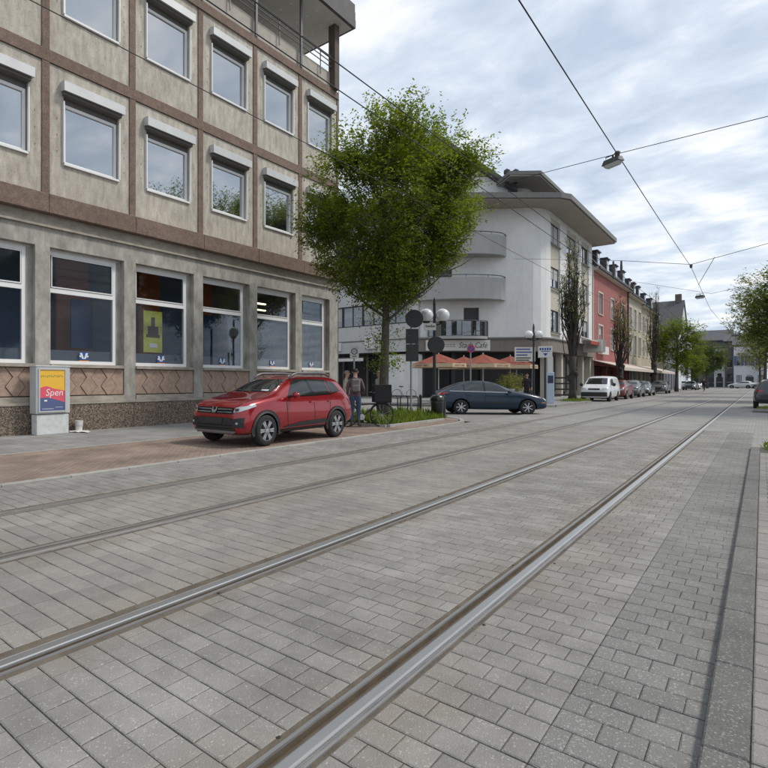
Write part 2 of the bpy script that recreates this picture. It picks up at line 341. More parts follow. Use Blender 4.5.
for m, mb in rest.items(): tag(mb.build('paver_field', m, ROAD), kind='stuff')

# tram rails: grooved rail set flush in the paving
for k, (xc, s) in enumerate(zip(RAILS, GROOVE)):
    lab = ['bright steel tram rail nearest the right kerb', 'steel tram rail second from the right kerb, left rail of the near track',
           'steel tram rail third from the right kerb, right rail of the far track', 'steel tram rail nearest the red brick parking strip'][k]
    t = thing('tram_rail', lab, 'rail', (xc, 0, 0), group='tram rails in the paving')
    ya, yb = -6, YF
    def strip(name, m, prof):
        prof = [(p*s, q) for p, q in prof]; n = len(prof)
        ys = [ya, 0, 3, 8, 20, 60, yb]
        mb = MB(); mb.add([(p, y, q) for y in ys for p, q in prof], [((j*n+i, j*n+i+1, (j+1)*n+i+1, (j+1)*n+i) if s < 0 else (j*n+i+1, j*n+i, (j+1)*n+i, (j+1)*n+i+1)) for j in range(len(ys)-1) for i in range(n-1)])
        return mb.build(name, m, t)
    # local p > 0 points to the groove side
    strip('rail_head', 'rail_steel' if k < 2 else 'rail_worn', [(-0.036,-0.008),(-0.032,0.002),(-0.02,0.004),(0.02,0.004),(0.029,0.0),(0.031,-0.012)])
    strip('groove', 'rail_rust', [(0.031,-0.012),(0.034,-0.034),(0.072,-0.034),(0.076,-0.008)])
    strip('lip', 'rail_side', [(0.076,-0.008),(0.078,0.001),(0.096,0.001),(0.098,-0.008)])
    strip('web_edge', 'rail_side', [(-0.062,-0.009),(-0.060,-0.003),(-0.052,-0.002),(-0.050,-0.006),(-0.044,-0.006),(-0.042,-0.001),(-0.037,-0.001),(-0.036,-0.008)])
    strip('joint_filler', 'rail_filler', [(0.098,-0.008),(0.104,-0.003),(0.128,-0.004),(0.155,-0.006)])
    strip('edge_filler', 'rail_filler', [(-0.140,-0.007),(-0.104,-0.005),(-0.080,-0.004),(-0.062,-0.009)])

# right pavement with its kerb
KZ = 0.055
pr = MB(); pr.add([(-0.17,-6,KZ-0.012),(5,-6,KZ-0.012),(5,15.4,KZ-0.012),(-0.17,15.4,KZ-0.012)], [(0,1,2,3)])
PAVR = tag(pr.build('pavement_right', 'joint'), kind='structure')
y = -2.4
km = {}
while y < 14.6:
    kb = MB(); kb.box(-0.168, -0.033, y+0.003, y+0.837, -0.05, KZ); kb.build('kerb_stone', 'kerb_stone', PAVR, bevel=0.008); y += 0.84
arc = [(-0.168+2.0*(1-math.cos(t)), 14.4+1.5*math.sin(t)) for t in [i*math.pi/16 for i in range(9)]]
for (a, b), (c, d) in zip(arc[:-1], arc[1:]):
    v = Vector((c-a, d-b, 0)); n = Vector((v.y, -v.x, 0)).normalized()*0.135
    MB().prism([(a,b),(a+n.x,b+n.y),(c+n.x,d+n.y),(c,d)], -0.05, KZ-0.02).build('kerb_stone', 'kerb_stone', PAVR)
pf = MB(); one2 = None; nn = 0
for r in range(int((14.2+2.17)/P)):
    ya = -2.17+r*P; x = -0.030+(0 if r % 2 else -P*0.5); first = True
    while x < 3.2:
        a = max(x, -0.030); b = x+P
        if b-a > 0.03:
            if first and visible_area(a+0.03, ya+0.08) > 0 and nn < 110 and a == x:
                if one2 is None: t = MB(); paver_geo(t, -P/2, P/2, -P/2, P/2, 0); one2 = t.mesh('paver', 'paver_warm')
                put(one2, 'paver', PAVR, (a+P/2, ya+P/2, KZ+rng.uniform(-0.002,0.002))); nn += 1
            else: paver_geo(pf, a, b, ya, ya+P, KZ+rng.uniform(-0.002,0.002))
        first = False; x += P
tag(pf.build('paver_field', 'paver_warm', PAVR), kind='stuff')
pr2 = MB(); pr2.prism([(2.6,33.4),(6,33.4),(6,YF),(2.6,YF)], -0.05, 0.09)
tag(pr2.build('pavement_beyond_junction', 'slab_paving'), kind='structure')
ki = MB(); ki.prism([(-0.30,33.2),(0.9,33.2),(1.6,34.0),(1.6,36.2),(-0.12,36.2),(-0.30,35.6)], -0.05, 0.09)
tag(ki.build('kerb_island', 'kerb_stone'), kind='structure')

# left pavement: kerb line, red brick parking strip, grey slabs along the bank
pl = MB()
pl.cur = 0; pl.prism([(-10.45,-8),(-7.55,-8),(-7.55,18.0),(-8.1,19.6),(-9.6,20.7),(-10.45,20.7)], -0.05, 0.028)
pl.cur = 1; pl.prism([(-34,-8),(-10.53,-8),(-10.53,20.7),(-34,20.7)], -0.05, 0.036)
PAVL = tag(pl.build('pavement_left', ['red_paving', 'slab_paving']), kind='structure')
y = -2.0
while y < 18.0:
    MB().box(-7.548, -7.425, y+0.004, min(y+0.996, 18.0), -0.05, 0.032).build('kerb_stone', 'kerb_light', PAVL, bevel=0.006); y += 1.0
for (a, b), (c, d) in zip([(-7.425,18.0),(-7.62,18.9),(-8.05,19.75),(-8.8,20.45)], [(-7.62,18.9),(-8.05,19.75),(-8.8,20.45),(-9.6,20.83)]):
    v = Vector((c-a, d-b, 0)); n = Vector((-v.y, v.x, 0)).normalized()*0.13
    MB().prism([(a,b),(c,d),(c+n.x,d+n.y),(a+n.x,b+n.y)], -0.05, 0.04).build('kerb_stone', 'kerb_light', PAVL)
y = -4.0
while y < 20:
    MB().box(-10.528, -10.452, y+0.004, y+0.496, -0.05, 0.034).build('edging_stone', 'kerb_light', PAVL); y += 0.5

# cafe forecourt across the side street
pp = MB(); pp.prism([(-60,30.4),(-15.6,29.0),(-12.0,29.3),(-9.6,31.2),(-8.4,33.2),(-8.3,41.8),(-9.2,43.0),(-10.2,43.6),(-10.2,YF),(-60,YF)], -0.05, 0.09)
PAVF = tag(pp.build('forecourt_pavement', 'slab_paving'), kind='structure')
# ================================================================== bank building on the left
mat('panel_concrete', (0.36,0.325,0.275), 0.9, scale=3.4, stretch=(1.7,1.7,0.5), bump=0.7, bscale=45, col2=(0.60,0.555,0.475), speck=(0.22,0.185,0.14), sscale=30, samt=0.4, sfrac=0.22, stain=0.14)
mat('brown_band', (0.18,0.125,0.097), 0.9, var=0.25, scale=5, bump=0.7, bscale=60, speck=(0.44,0.35,0.28), sscale=55, samt=0.38, sfrac=0.3, stain=0.14)
mat('stone_grey', (0.235,0.22,0.19), 0.75, scale=2.6, stretch=(1.4,1.4,0.7), bump=0.2, bscale=30, col2=(0.47,0.45,0.40), stain=0.22)
mat('ledge_stone', (0.36,0.325,0.27), 0.85, var=0.25, scale=3, stretch=(1,1,3), bump=0.3, stain=0.2)
mat('granite', (0.075,0.055,0.040), 0.6, var=0.3, scale=10, speck=(0.36,0.28,0.21), sscale=42, samt=0.7, sfrac=0.5)
mat('relief_stone', (0.36,0.255,0.195), 0.9, var=0.2, scale=6, bump=0.8, bscale=70, speck=(0.52,0.41,0.33), sscale=55, samt=0.5)
mat('relief_joint', (0.12,0.085,0.065), 0.95, var=0.2, scale=9)
mat('white_frame', (0.78,0.78,0.77), 0.4, var=0.04, scale=3)
mat('shutter_alu', (0.55,0.56,0.56), 0.45, var=0.08, scale=2, metal=0.2)
mat('slot_dark', (0.14,0.135,0.125), 0.8, var=0.1)
mat('room_wall', (0.20,0.21,0.23), 0.9, var=0.1, scale=1)
mat('room_orange', (0.55,0.17,0.07), 0.8, var=0.15, scale=2)
mat('room_blue', (0.22,0.27,0.35), 0.8, var=0.1, scale=2)
mat('board_navy', (0.02,0.04,0.11), 0.35, var=0.1)
mat('frost_strip', (0.13,0.14,0.16), 0.6, var=0.08)
mat('speckle_parapet', (0.42,0.39,0.34), 0.9, var=0.14, scale=4, speck=(0.28,0.24,0.20), sscale=60, samt=0.5, bump=0.4)
mat('soffit_white', (0.62,0.61,0.58), 0.85, var=0.06, scale=1)
mat('fascia_dark', (0.105,0.10,0.10), 0.7, var=0.18, scale=4)
mat('rail_grey', (0.16,0.16,0.165), 0.5, metal=0.5, var=0.1)
mat('col_brown', (0.10,0.075,0.06), 0.8, var=0.2, scale=4, bump=0.3)
glass_mat('mirror_glass', 0.88, (0.012,0.014,0.018), False, f0=0.46)
glass_mat('shop_glass', 0.22, (0.82,0.85,0.88), True, f0=0.012)
mat('sticker_blue', (0.02,0.09,0.32), 0.5, var=0); mat('sticker_white', (0.8,0.8,0.8), 0.5, var=0); mat('sticker_orange', (0.75,0.22,0.03), 0.5, var=0)
mat('poster_yellow', (0.62,0.60,0.10), 0.6, var=0.15, scale=8); mat('poster_brown', (0.10,0.05,0.03), 0.6, var=0.2, scale=9)

FX = -14.0; BW = 2.73; YB = [20.45-BW*k for k in range(9)]        # bay lines, right to left
Y0 = YB[-1]
BANK = thing('bank_building', 'beige concrete bank with brown grid bands and white ground floor windows', 'building', (FX, 9, 0))
OX, OY = FX, 9.0
def L3(b): # world boxes into the bank's frame
    b.v = [(x-OX, y-OY, z) for x, y, z in b.v]; return b
def bpart(name, m, *boxes, bevel=0, parent=None):
    b = MB()
    for q in boxes: b.box(*q)
    return L3(b).build(name, m, parent or BANK, bevel=bevel)
# body behind the facade
bpart('back_wall', 'panel_concrete', (-30,-14.28,Y0,20.43,5.6,14.2))
bpart('side_wall', 'stone_grey', (-30,-14.4,20.0,20.42,0.03,5.6), (-30,-14.4,Y0,Y0+0.3,0.03,5.6))
bpart('room', 'room_wall', (-18.6,-18.4,Y0,20.2,0.03,5.6), (-18.4,-14.3,Y0,20.2,5.45,5.6), (-18.4,-14.3,Y0,20.2,0.03,1.0))
bpart('room_panel', 'room_orange', (-16.1,-16.0,8.15,9.22,1.0,5.4), (-16.1,-16.0,11.2,12.1,1.0,5.4), (-16.4,-16.3,14.2,14.9,1.0,5.4))
bpart('room_screen', 'room_blue', (-16.6,-16.5,9.5,10.75,1.0,5.4), (-16.6,-16.5,5.2,7.9,1.0,5.4), (-16.6,-16.5,12.3,13.7,1.0,5.4))
bpart('display_board', 'board_navy', (-15.0,-14.94,8.05,8.76,2.4,3.85))
bpart('display_board', 'board_navy', (-15.4,-15.34,13.6,14.3,2.3,3.9))
pb = bpart('poster', 'poster_yellow', (-14.75,-14.71,10.45,11.20,2.36,3.72))
bpart('poster_picture', 'poster_brown', (-14.708,-14.704,10.62,11.04,2.95,3.22), (-14.708,-14.704,10.75,10.90,3.22,3.52), (-14.708,-14.704,10.55,11.10,2.85,2.95), parent=pb)
bpart('poster_strip', 'sticker_white', (-14.708,-14.704,10.68,10.98,2.52,2.66), parent=pb)
# two lit ceiling strips show through the window left of the last one
mat('lamp_strip', (0.9,0.85,0.6), 0.5, var=0, emit=(1.0,0.85,0.5,2.2))
bpart('ceiling_lamp', 'lamp_strip', (-16.55,-16.45,17.45,18.35,4.86,4.92)); bpart('ceiling_lamp', 'lamp_strip', (-16.55,-16.45,17.35,18.35,4.58,4.63))
# the facade grid
for k in range(8):
    yb, ya = YB[k], YB[k+1]
    # upper storeys: concrete panel pieces round each window opening
    for z0, z1, w0, w1 in ((6.38, 9.95, 7.33, 9.28), (10.28, 14.06, 11.38, 13.38)):
        a, b = ya+0.52, ya+2.26
        p = bpart('wall_panel', 'panel_concrete', (-14.3,-14.0,ya+0.11,a,z0,z1), (-14.3,-14.0,b,yb-0.11,z0,z1), (-14.3,-14.0,a,b,z0,w0), (-14.3,-14.0,a,b,w1,z1))
    bpart('vertical_band', 'brown_band', (-14.28,-13.965,yb-0.105,yb+0.105 if k else yb,6.38,9.97), (-14.28,-13.965,yb-0.105,yb+0.105 if k else yb,10.29,14.06))
    # ground floor
    bpart('pilaster', 'stone_grey', (-14.42,-14.0,yb-0.28 if k else yb-0.62,yb+0.13 if k else yb,1.0,5.02))
    bpart('pilaster_foot', 'stone_grey', (-14.35,-13.985,yb-0.26 if k else yb-0.60,yb+0.11 if k else yb-0.01,0.80,1.0))
    a, b = ya+0.132, (yb-0.282 if k else yb-0.622)
    bpart('window_ledge', 'ledge_stone', (-14.42,-13.93,a,b,1.79,1.88))
    bpart('panel_ledge', 'ledge_stone', (-14.42,-13.96,a,b,0.86,1.0))
    rp_ = bpart('relief_panel', 'relief_joint', (-14.42,-14.09,a,b,1.0,1.79))
    # raised zigzag pieces
    n = 7; w = (b-a-0.04)/n; zs = [1.03, 1.275, 1.525, 1.77]
    def zig(i, z_i): return a+0.02+w*i+(0 if i in (0, n) else (0.30*w*(1 if (i+z_i) % 2 else -1)))
    for i in range(n):
        g = 0.011; pts = [(zig(i,j)+(g if i else 0), zs[j]) for j in range(4)]+[(zig(i+1,j)-(g if i < n-1 else 0), zs[j]) for j in (3,2,1,0)]
        m_ = MB()
        for j in range(3):
            q = [pts[j], pts[7-j], pts[6-j], pts[j+1]]
            m_.extr([(p-0, z) for p, z in q], 'x', -14.10, -14.03+0.018*((i) % 2))
        L3(m_).build('relief_piece', 'relief_stone', rp_)
    bpart('plinth_block', 'granite', (-14.42,-13.90,ya+0.004,yb-0.004,0.0,0.78), bevel=0.01)
    bpart('plinth_cap', 'ledge_stone', (-14.42,-13.88,ya+0.002,yb-0.002,0.782,0.858))
    bpart('frieze_block', 'stone_grey', (-14.42,-14.003,ya+0.002,yb-0.002,5.02,5.52))
    bpart('frieze_ledge', 'ledge_stone', (-14.40,-13.93,ya+0.001,yb-0.001,5.522,5.58))
    bpart('upper_frieze', 'ledge_stone', (-14.40,-13.985,ya+0.001,yb-0.001,5.582,5.86))
    bpart('ledge_band', 'brown_band', (-14.40,-13.78,ya+0.002,yb-0.002,5.862,6.375), bevel=0.015)
    bpart('storey_band', 'brown_band', (-14.30,-13.955,ya+0.002,yb-0.002,9.965,10.285))
    bpart('roof_band', 'brown_band', (-14.30,-13.93,ya+0.002,yb-0.002,14.055,14.36))
    bpart('parapet', 'speckle_parapet', (-14.25,-14.06,ya+0.003,yb-0.003,14.362,15.12))

# shared meshes for windows
def frame_mesh(w, h, t, d, bars=()):
    b = MB(); b.box(-d,0,0,t,0,h).box(-d,0,w-t,w,0,h).box(-d,0,t,w-t,0,t).box(-d,0,t,w-t,h-t,h)
    for z in bars: b.box(-d,0.002,t,w-t,z-t*0.6,z+t*0.6)
    return b
UW, UH = 1.70, 1.66
me_f = frame_mesh(UW, UH, 0.085, 0.08).mesh('frame', 'white_frame')
b = MB(); b.box(-0.055,-0.045,0.08,UW-0.08,0.08,UH-0.08); me_p = b.mesh('pane', 'mirror_glass')
b = MB(); b.box(-0.05,0.14,-0.02,UW+0.02,-0.06,-0.002); me_s = b.mesh('sill', 'white_frame')
b = MB(); b.extr([(-0.10,0.06),(0.0,0.06),(0.22,0.02),(0.22,0.27),(0.16,0.31),(-0.10,0.31)], 'y', -0.10, UW+0.12); me_b = b.mesh('shutter_box', 'shutter_alu')
b = MB(); b.box(-0.10,0.16,-0.06,UW+0.06,-0.03,0.055); me_sl = b.mesh('shutter_slot', 'slot_dark')
b = MB(); b.box(-0.02,0.05,0,0.035,0,UH+0.02); me_g = b.mesh('guide_rail', 'white_frame')
def upper_window(y, z, mono=False):
    f = put(me_f, 'window', BANK, (-14.08-OX, y-OY, z))
    put(me_p, 'pane', f); put(me_s, 'sill', f)
    put(me_b, 'shutter_box', f, (0.08,0,UH+0.22)); put(me_sl, 'shutter_slot', f, (0.05,0,UH+0.20))
    put(me_g, 'guide_rail', f, (0.10,-0.045,0)); put(me_g, 'guide_rail', f, (0.10,UW+0.01,0))
    bb = MB()
    for s in (0.25, 0.7, 1.15): bb.box(0.08,0.088,UW+0.20,UW+0.212,s,s+0.05); bb.box(0.08,0.088,-0.212,-0.20,s,s+0.05)
    bb.build('shutter_bracket', 'slot_dark', f)
for k in range(8):
    upper_window(YB[k+1]+0.53, 7.38); upper_window(YB[k+1]+0.53, 11.45)
    # reveal backing so that the opening above the window is closed
    bpart('window_lintel', 'slot_dark', (-14.28,-14.10,YB[k+1]+0.52,YB[k+1]+2.26,9.06,9.27)); bpart('window_lintel', 'slot_dark', (-14.28,-14.10,YB[k+1]+0.52,YB[k+1]+2.26,13.13,13.37))
GH = 3.08
for k in range(8):
    ya = YB[k+1]; a = ya+0.132; gw = BW-0.414 if k else BW-0.754; gw -= 0.16
    fm = frame_mesh(gw, GH, 0.105, 0.10, bars=(GH*0.655,)).mesh('frame', 'white_frame')
    f = put(fm, 'shop_window', BANK, (-14.20-OX, a-OY, 1.88))
    q = MB(); q.box(-0.04,-0.03,0.10,gw-0.10,0.10,GH*0.655-0.06); q.build('pane', 'shop_glass', f)
    q = MB(); q.box(-0.04,-0.03,0.10,gw-0.10,GH*0.655+0.06,GH-0.10); q.build('pane', 'shop_glass', f)
    q = MB()
    for z0, z1 in ((GH*0.655+0.075, GH-0.115),):
        q.box(0,0.02,0.125,0.15,z0,z1).box(0,0.02,gw-0.15,gw-0.125,z0,z1).box(0,0.02,0.15,gw-0.15,z0,z0+0.03).box(0,0.02,0.15,gw-0.15,z1-0.03,z1)
    q.build('sash', 'white_frame', f)
    q = MB(); q.box(-0.09,-0.08,0.10,gw-0.10,0.10,0.40); q.build('frosted_strip', 'frost_strip', f)
    q = MB(); q.box(-0.12,0.02,gw,gw+0.16,0,GH); q.build('jamb', 'stone_grey', f)
    q = MB(); q.box(-0.12,-0.02,0,gw+0.16,GH,GH+0.06); q.build('head', 'white_frame', f)
    # the bank's little mark low in each pane: white winged sign on blue over an orange bar
    c = gw*0.52
    st = MB(); st.box(-0.027,-0.022,c-0.15,c+0.15,0.15,0.36); s1 = st.build('sticker', 'sticker_blue', f)
    st = MB()
    for sg in (-1, 1):
        st.add([(-0.020,c,0.17),(-0.020,c+sg*0.05,0.17),(-0.020,c+sg*0.13,0.34),(-0.020,c+sg*0.06,0.34)], [(0,1,2,3) if sg > 0 else (3,2,1,0)])
        st.add([(-0.020,c+sg*0.06,0.22),(-0.020,c+sg*0.13,0.22),(-0.020,c+sg*0.15,0.27),(-0.020,c+sg*0.08,0.27)], [(0,1,2,3) if sg > 0 else (3,2,1,0)])
    st.build('sticker_mark', 'sticker_white', s1)
    st = MB(); st.box(-0.021,-0.019,c-0.15,c+0.15,0.10,0.128); st.build('sticker_bar', 'sticker_orange', s1)
# roof terrace
bpart('terrace_floor', 'speckle_parapet', (-30,-14.07,Y0,20.43,14.2,14.40))
bpart('terrace_wall', 'speckle_parapet', (-30,-17.2,Y0,15.8,14.40,17.2))
bpart('terrace_door', 'fascia_dark', (-17.2,-17.15,12.6,13.8,14.42,16.4), (-17.2,-17.15,9.0,10.6,15.0,16.4))
bpart('roof_slab', 'soffit_white', (-30,-13.45,Y0-0.5,20.75,17.18,17.30))
for k in range(3): bpart('fascia_board', 'fascia_dark', (-30,-13.32-0.012*k,Y0-0.6,20.88-0.012*k,17.20+0.36*k,17.55+0.36*k))
bpart('corner_column', 'col_brown', (-14.12,-13.78,19.92,20.26,14.37,17.18))
for yy in (17.72, 14.99, 12.26, 9.53, 6.8, 4.07):
    bpart('slim_column', 'rail_grey', (-13.98,-13.90,yy-0.05,yy+0.05,14.37,17.18))
b = MB()
for z in (15.28, 15.50, 15.74): b.tube([(-13.94,Y0,z),(-13.94,19.95,z)], 0.022)
L3(b).build('terrace_rail', 'rail_grey', BANK)
for k in range(18):
    yy = 19.1-1.365*k
    if yy > Y0: bpart('rail_post', 'rail_grey', (-13.98,-13.95,yy-0.02,yy+0.02,14.7,15.74))
b = MB()
for i in range(6):
    for j in range(10): b.lathe([(0.0001,17.165),(0.06,17.168),(0.06,17.18)], (-16.6+0.55*i-0.0, 19.8-1.1*j, 0), 8)
L3(b).build('soffit_spot', 'white_frame', BANK)
# small bracket lamp and drip marks are left to the material; a downpipe closes the far corner
L3(MB().tube([(-14.06,20.52,0.05),(-14.06,20.52,14.0)], 0.05, 8)).build('downpipe', 'rail_grey', BANK)
L3(MB().tube([(-14.06,20.62,13.2),(-14.06,20.62,15.4)], 0.015, 5)).build('corner_rod', 'rail_grey', BANK)

# advertising cabinet in front of the bank
mat('cabinet_grey', (0.50,0.51,0.51), 0.6, var=0.1, scale=3, bump=0.1); mat('cabinet_base', (0.60,0.61,0.61), 0.8, var=0.14, scale=9, bump=0.4)
mat('ad_yellow', (0.85,0.50,0.06), 0.35, var=0.03); mat('ad_pink', (0.75,0.11,0.16), 0.35, var=0.03); mat('ad_blue', (0.10,0.13,0.26), 0.35, var=0.03); mat('ad_green', (0.10,0.22,0.09), 0.4, var=0.0)
CB = thing('advertising_cabinet', 'grey utility cabinet with yellow, pink and blue poster before bank plinth', 'cabinet', (-13.46, 6.74, 0.036))
MB().box(-0.30,0.0,-0.43,0.44,0.0,0.52).build('base', 'cabinet_base', CB, bevel=0.01)
MB().box(-0.34,0.02,-0.46,0.47,0.54,1.76).build('housing', 'cabinet_grey', CB, bevel=0.015)
MB().box(-0.30,-0.02,-0.42,0.43,0.515,0.545).build('shadow_gap', 'slot_dark', CB)
MB().box(-0.36,0.035,-0.48,0.49,1.745,1.785).build('lid', 'cabinet_grey', CB, bevel=0.01)
df = MB(); df.box(0.02,0.05,-0.40,-0.365,0.58,1.71).box(0.02,0.05,0.315,0.35,0.58,1.71).box(0.02,0.05,-0.365,0.315,0.58,0.615).box(0.02,0.05,-0.365,0.315,1.675,1.71); df.build('display_frame', 'shutter_alu', CB)
PO = MB().box(0.021,0.030,-0.366,0.316,0.614,1.676).build('poster', 'ad_yellow', CB)
def wave(z0f, m, name, x):
    n = 16; ys = [-0.364+0.678*i/n for i in range(n+1)]; vs = [(x,y,0.618) for y in ys]+[(x,y,z0f((y+0.364)/0.678)) for y in ys]
    b = MB(); b.add(vs, [(i,i+1,n+2+i,n+1+i) for i in range(n)]); b.build(name, m, PO)
wave(lambda t: 1.20-0.12*max(0,(t-0.45))+0.05*math.sin(math.pi*min(1,t*2)), 'ad_pink', 'poster_wave', 0.0315)
wave(lambda t: 0.93+0.03*math.sin(3.2*t+0.6)-0.12*max(0,t-0.3), 'ad_blue', 'poster_wave', 0.033)
letters('Spen', 0.25, 'sticker_white', PO, (0.035,0.02,1.08), 0, depth=0.001, shear=0.15)
b = MB(); x = -0.33
for i in range(11):
    wd = 0.028+0.022*rng.random(); hh = 0.04+0.03*rng.random(); zc = 1.505+0.012*rng.uniform(-1,1)
    b.box(0.031,0.0325,x,x+0.011,zc-hh/2,zc+hh/2); b.box(0.031,0.0325,x+0.011,x+wd,zc+hh/2-0.012-0.02*(i%3),zc+hh/2-0.02*(i%3)); x += wd+0.018
b.build('poster_headline', 'ad_green', PO)
b = MB(); b.box(0.034,0.035,-0.30,-0.0,0.665,0.675).box(0.034,0.035,0.05,0.25,0.70,0.708).box(0.034,0.035,-0.25,-0.17,0.86,0.90); b.build('poster_small_print', 'sticker_white', PO)
mat('litter_white', (0.66,0.65,0.62), 0.6, var=0.1, scale=20)
CU = thing('litter_bucket', 'small white plastic bucket left beside the advertising cabinet', 'bucket', (-13.72, 7.62, 0.036))
MB().lathe([(0.001,0),(0.085,0.0),(0.105,0.27),(0.112,0.27),(0.112,0.30),(0.095,0.30),(0.078,0.05),(0.001,0.04)], n=14).build('tub', 'litter_white', CU, smooth=False)
MB().lathe([(0.100,0.14),(0.104,0.14),(0.107,0.19),(0.103,0.19)], n=14).build('band', 'cabinet_grey', CU)
b = MB(); prev = None
pts = [(0.34*math.cos(t)*(1+0.35*math.sin(3*t+1)), 0.20*math.sin(t)*(1+0.3*math.sin(2*t)), 0.012+0.02*(i % 2)) for i, t in enumerate([2*math.pi*j/14 for j in range(14)])]
b.add([(0,0,0.05)]+pts, [(0,i+1,(i+1) % 14+1) for i in range(14)])
tag(b.build('crumpled_paper', 'litter_white', None, loc=(-13.55,7.55,0.036)), 'crumpled white paper lying by the bucket at the wall', 'litter')
# ================================================================== buildings along the street
mat('render_white', (0.78,0.78,0.77), 0.9, var=0.06, scale=2, stretch=(1,1,0.3), bump=0.5, bscale=22, stain=0.08)
mat('render_cream', (0.52,0.48,0.40), 0.9, var=0.07, scale=1.5, bump=0.2)
mat('wing_grey', (0.54,0.54,0.53), 0.9, var=0.06, scale=1.2)
mat('balcony_grey', (0.40,0.40,0.39), 0.9, var=0.08, scale=1.5, stretch=(1,1,0.4))
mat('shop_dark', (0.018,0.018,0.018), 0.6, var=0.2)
mat('fascia_brown', (0.22,0.19,0.165), 0.8, var=0.1)
mat('dark_frame', (0.045,0.047,0.05), 0.5, var=0.1)
mat('blind_grey', (0.42,0.42,0.41), 0.7, var=0.06, scale=2, stretch=(1,1,10))
mat('roof_tile', (0.075,0.075,0.08), 0.75, var=0.2, scale=3, bump=0.5, bscale=12)
mat('eave_metal', (0.17,0.165,0.155), 0.6, var=0.1)
mat('soffit_beige', (0.36,0.335,0.295), 0.85, var=0.08, scale=0.8)
mat('sign_white', (0.66,0.65,0.62), 0.6, var=0.05); mat('sign_ink', (0.08,0.075,0.07), 0.6, var=0); mat('sign_navy', (0.03,0.04,0.09), 0.5, var=0.05); mat('sign_k', (0.015,0.06,0.20), 0.5, var=0)
mat('red_render', (0.33,0.115,0.105), 0.9, var=0.1, scale=1.2, bump=0.2)
mat('trim_cream', (0.55,0.51,0.44), 0.85, var=0.06)
mat('slate_dark', (0.05,0.052,0.058), 0.6, var=0.25, scale=4)
mat('house_cream', (0.44,0.395,0.31), 0.9, var=0.08, scale=1); mat('house_ochre', (0.36,0.31,0.23), 0.9, var=0.1, scale=1); mat('brick_brown', (0.13,0.105,0.09), 0.9, var=0.2, scale=3)
mat('house_white', (0.62,0.64,0.67), 0.9, var=0.05); mat('house_brown', (0.11,0.10,0.10), 0.9, var=0.15); mat('blue_shutter', (0.06,0.10,0.22), 0.7, var=0.05)
mat('awning_cloth', (0.55,0.48,0.42), 0.9, var=0.08); mat('awning_red', (0.36,0.07,0.05), 0.9, var=0.1)
glass_mat('pane_glass', 0.7, (0.03,0.034,0.04), False, f0=0.16)

class Wall:
    """a facade line: s runs along it, d outwards, z up; pieces go into the building's own frame"""
    def __init__(s, root, p0, p1, out):
        s.root = root; s.o = Vector(root.location); s.p0 = Vector((*p0,0)); v = Vector((*p1,0))-s.p0; s.len = v.length; s.t = v.normalized()
        n = Vector((s.t.y, -s.t.x, 0)); s.n = n if n.dot(Vector((*out,0))) > 0 else -n
    def pt(s, a, d, z): return s.p0+s.t*a+s.n*d+Vector((0,0,z))-s.o
    def bx(s, mb, a0, a1, d0, d1, z0, z1):
        c = s.pt((a0+a1)/2, (d0+d1)/2, (z0+z1)/2); mb.obox(c, s.t*(abs(a1-a0)/2), s.n*(abs(d1-d0)/2), Vector((0,0,(z1-z0)/2))); return s
    def part(s, name, m, *q, parent=None, bevel=0):
        b = MB()
        for k in q: s.bx(b, *k)
        return b.build(name, m, parent or s.root, bevel=bevel)
    def window(s, a0, a1, z0, z1, fm='dark_frame', gm='pane_glass', rec=0.12, t=0.07, mull=1, sill=None, blind=0, surround=None, transom=0):
        d = -rec
        q = [(a0,a0+t,d-0.04,d+0.04,z0,z1),(a1-t,a1,d-0.04,d+0.04,z0,z1),(a0+t,a1-t,d-0.04,d+0.04,z0,z0+t),(a0+t,a1-t,d-0.04,d+0.04,z1-t,z1)]
        for i in range(1, mull+1):
            c = a0+(a1-a0)*i/(mull+1); q.append((c-t*0.5,c+t*0.5,d-0.03,d+0.035,z0+t,z1-t))
        f = s.part('window', fm, *q)
        s.part('pane', gm, (a0+t*0.5,a1-t*0.5,d-0.025,d-0.015,z0+t*0.5,z1-t*0.5), parent=f)
        if blind: s.part('blind', 'blind_grey', (a0+t,a1-t,d-0.012,d+0.012,z1-(z1-z0)*blind,z1-t), parent=f)
        if sill: s.part('sill', sill, (a0-0.08,a1+0.08,-0.02,0.09,z0-0.09,z0-0.003), parent=f)
        if surround:
            w = 0.16; s.part('surround', surround, (a0-w,a0-0.002,-0.01,0.045,z0,z1+w),(a1+0.002,a1+w,-0.01,0.045,z0,z1+w),(a0,a1,-0.01,0.045,z1+0.002,z1+w), parent=f)
        return f
    def holed(s, name, m, a0, a1, z0, z1, holes, d0=-0.35, d1=0.0):
        """a wall with rectangular openings: split into columns between the hole edges"""
        xs = sorted({a0, a1, *[h[0] for h in holes], *[h[1] for h in holes]}); b = MB()
        for xa, xb in zip(xs[:-1], xs[1:]):
            hs = sorted([(h[2], h[3]) for h in holes if h[0] <= xa+1e-6 and h[1] >= xb-1e-6]); z = z0
            for ha, hb in hs:
                if ha > z: s.bx(b, xa, xb, d0, d1, z, ha)
                z = hb
            if z1 > z: s.bx(b, xa, xb, d0, d1, z, z1)
        return b.build(name, m, s.root)

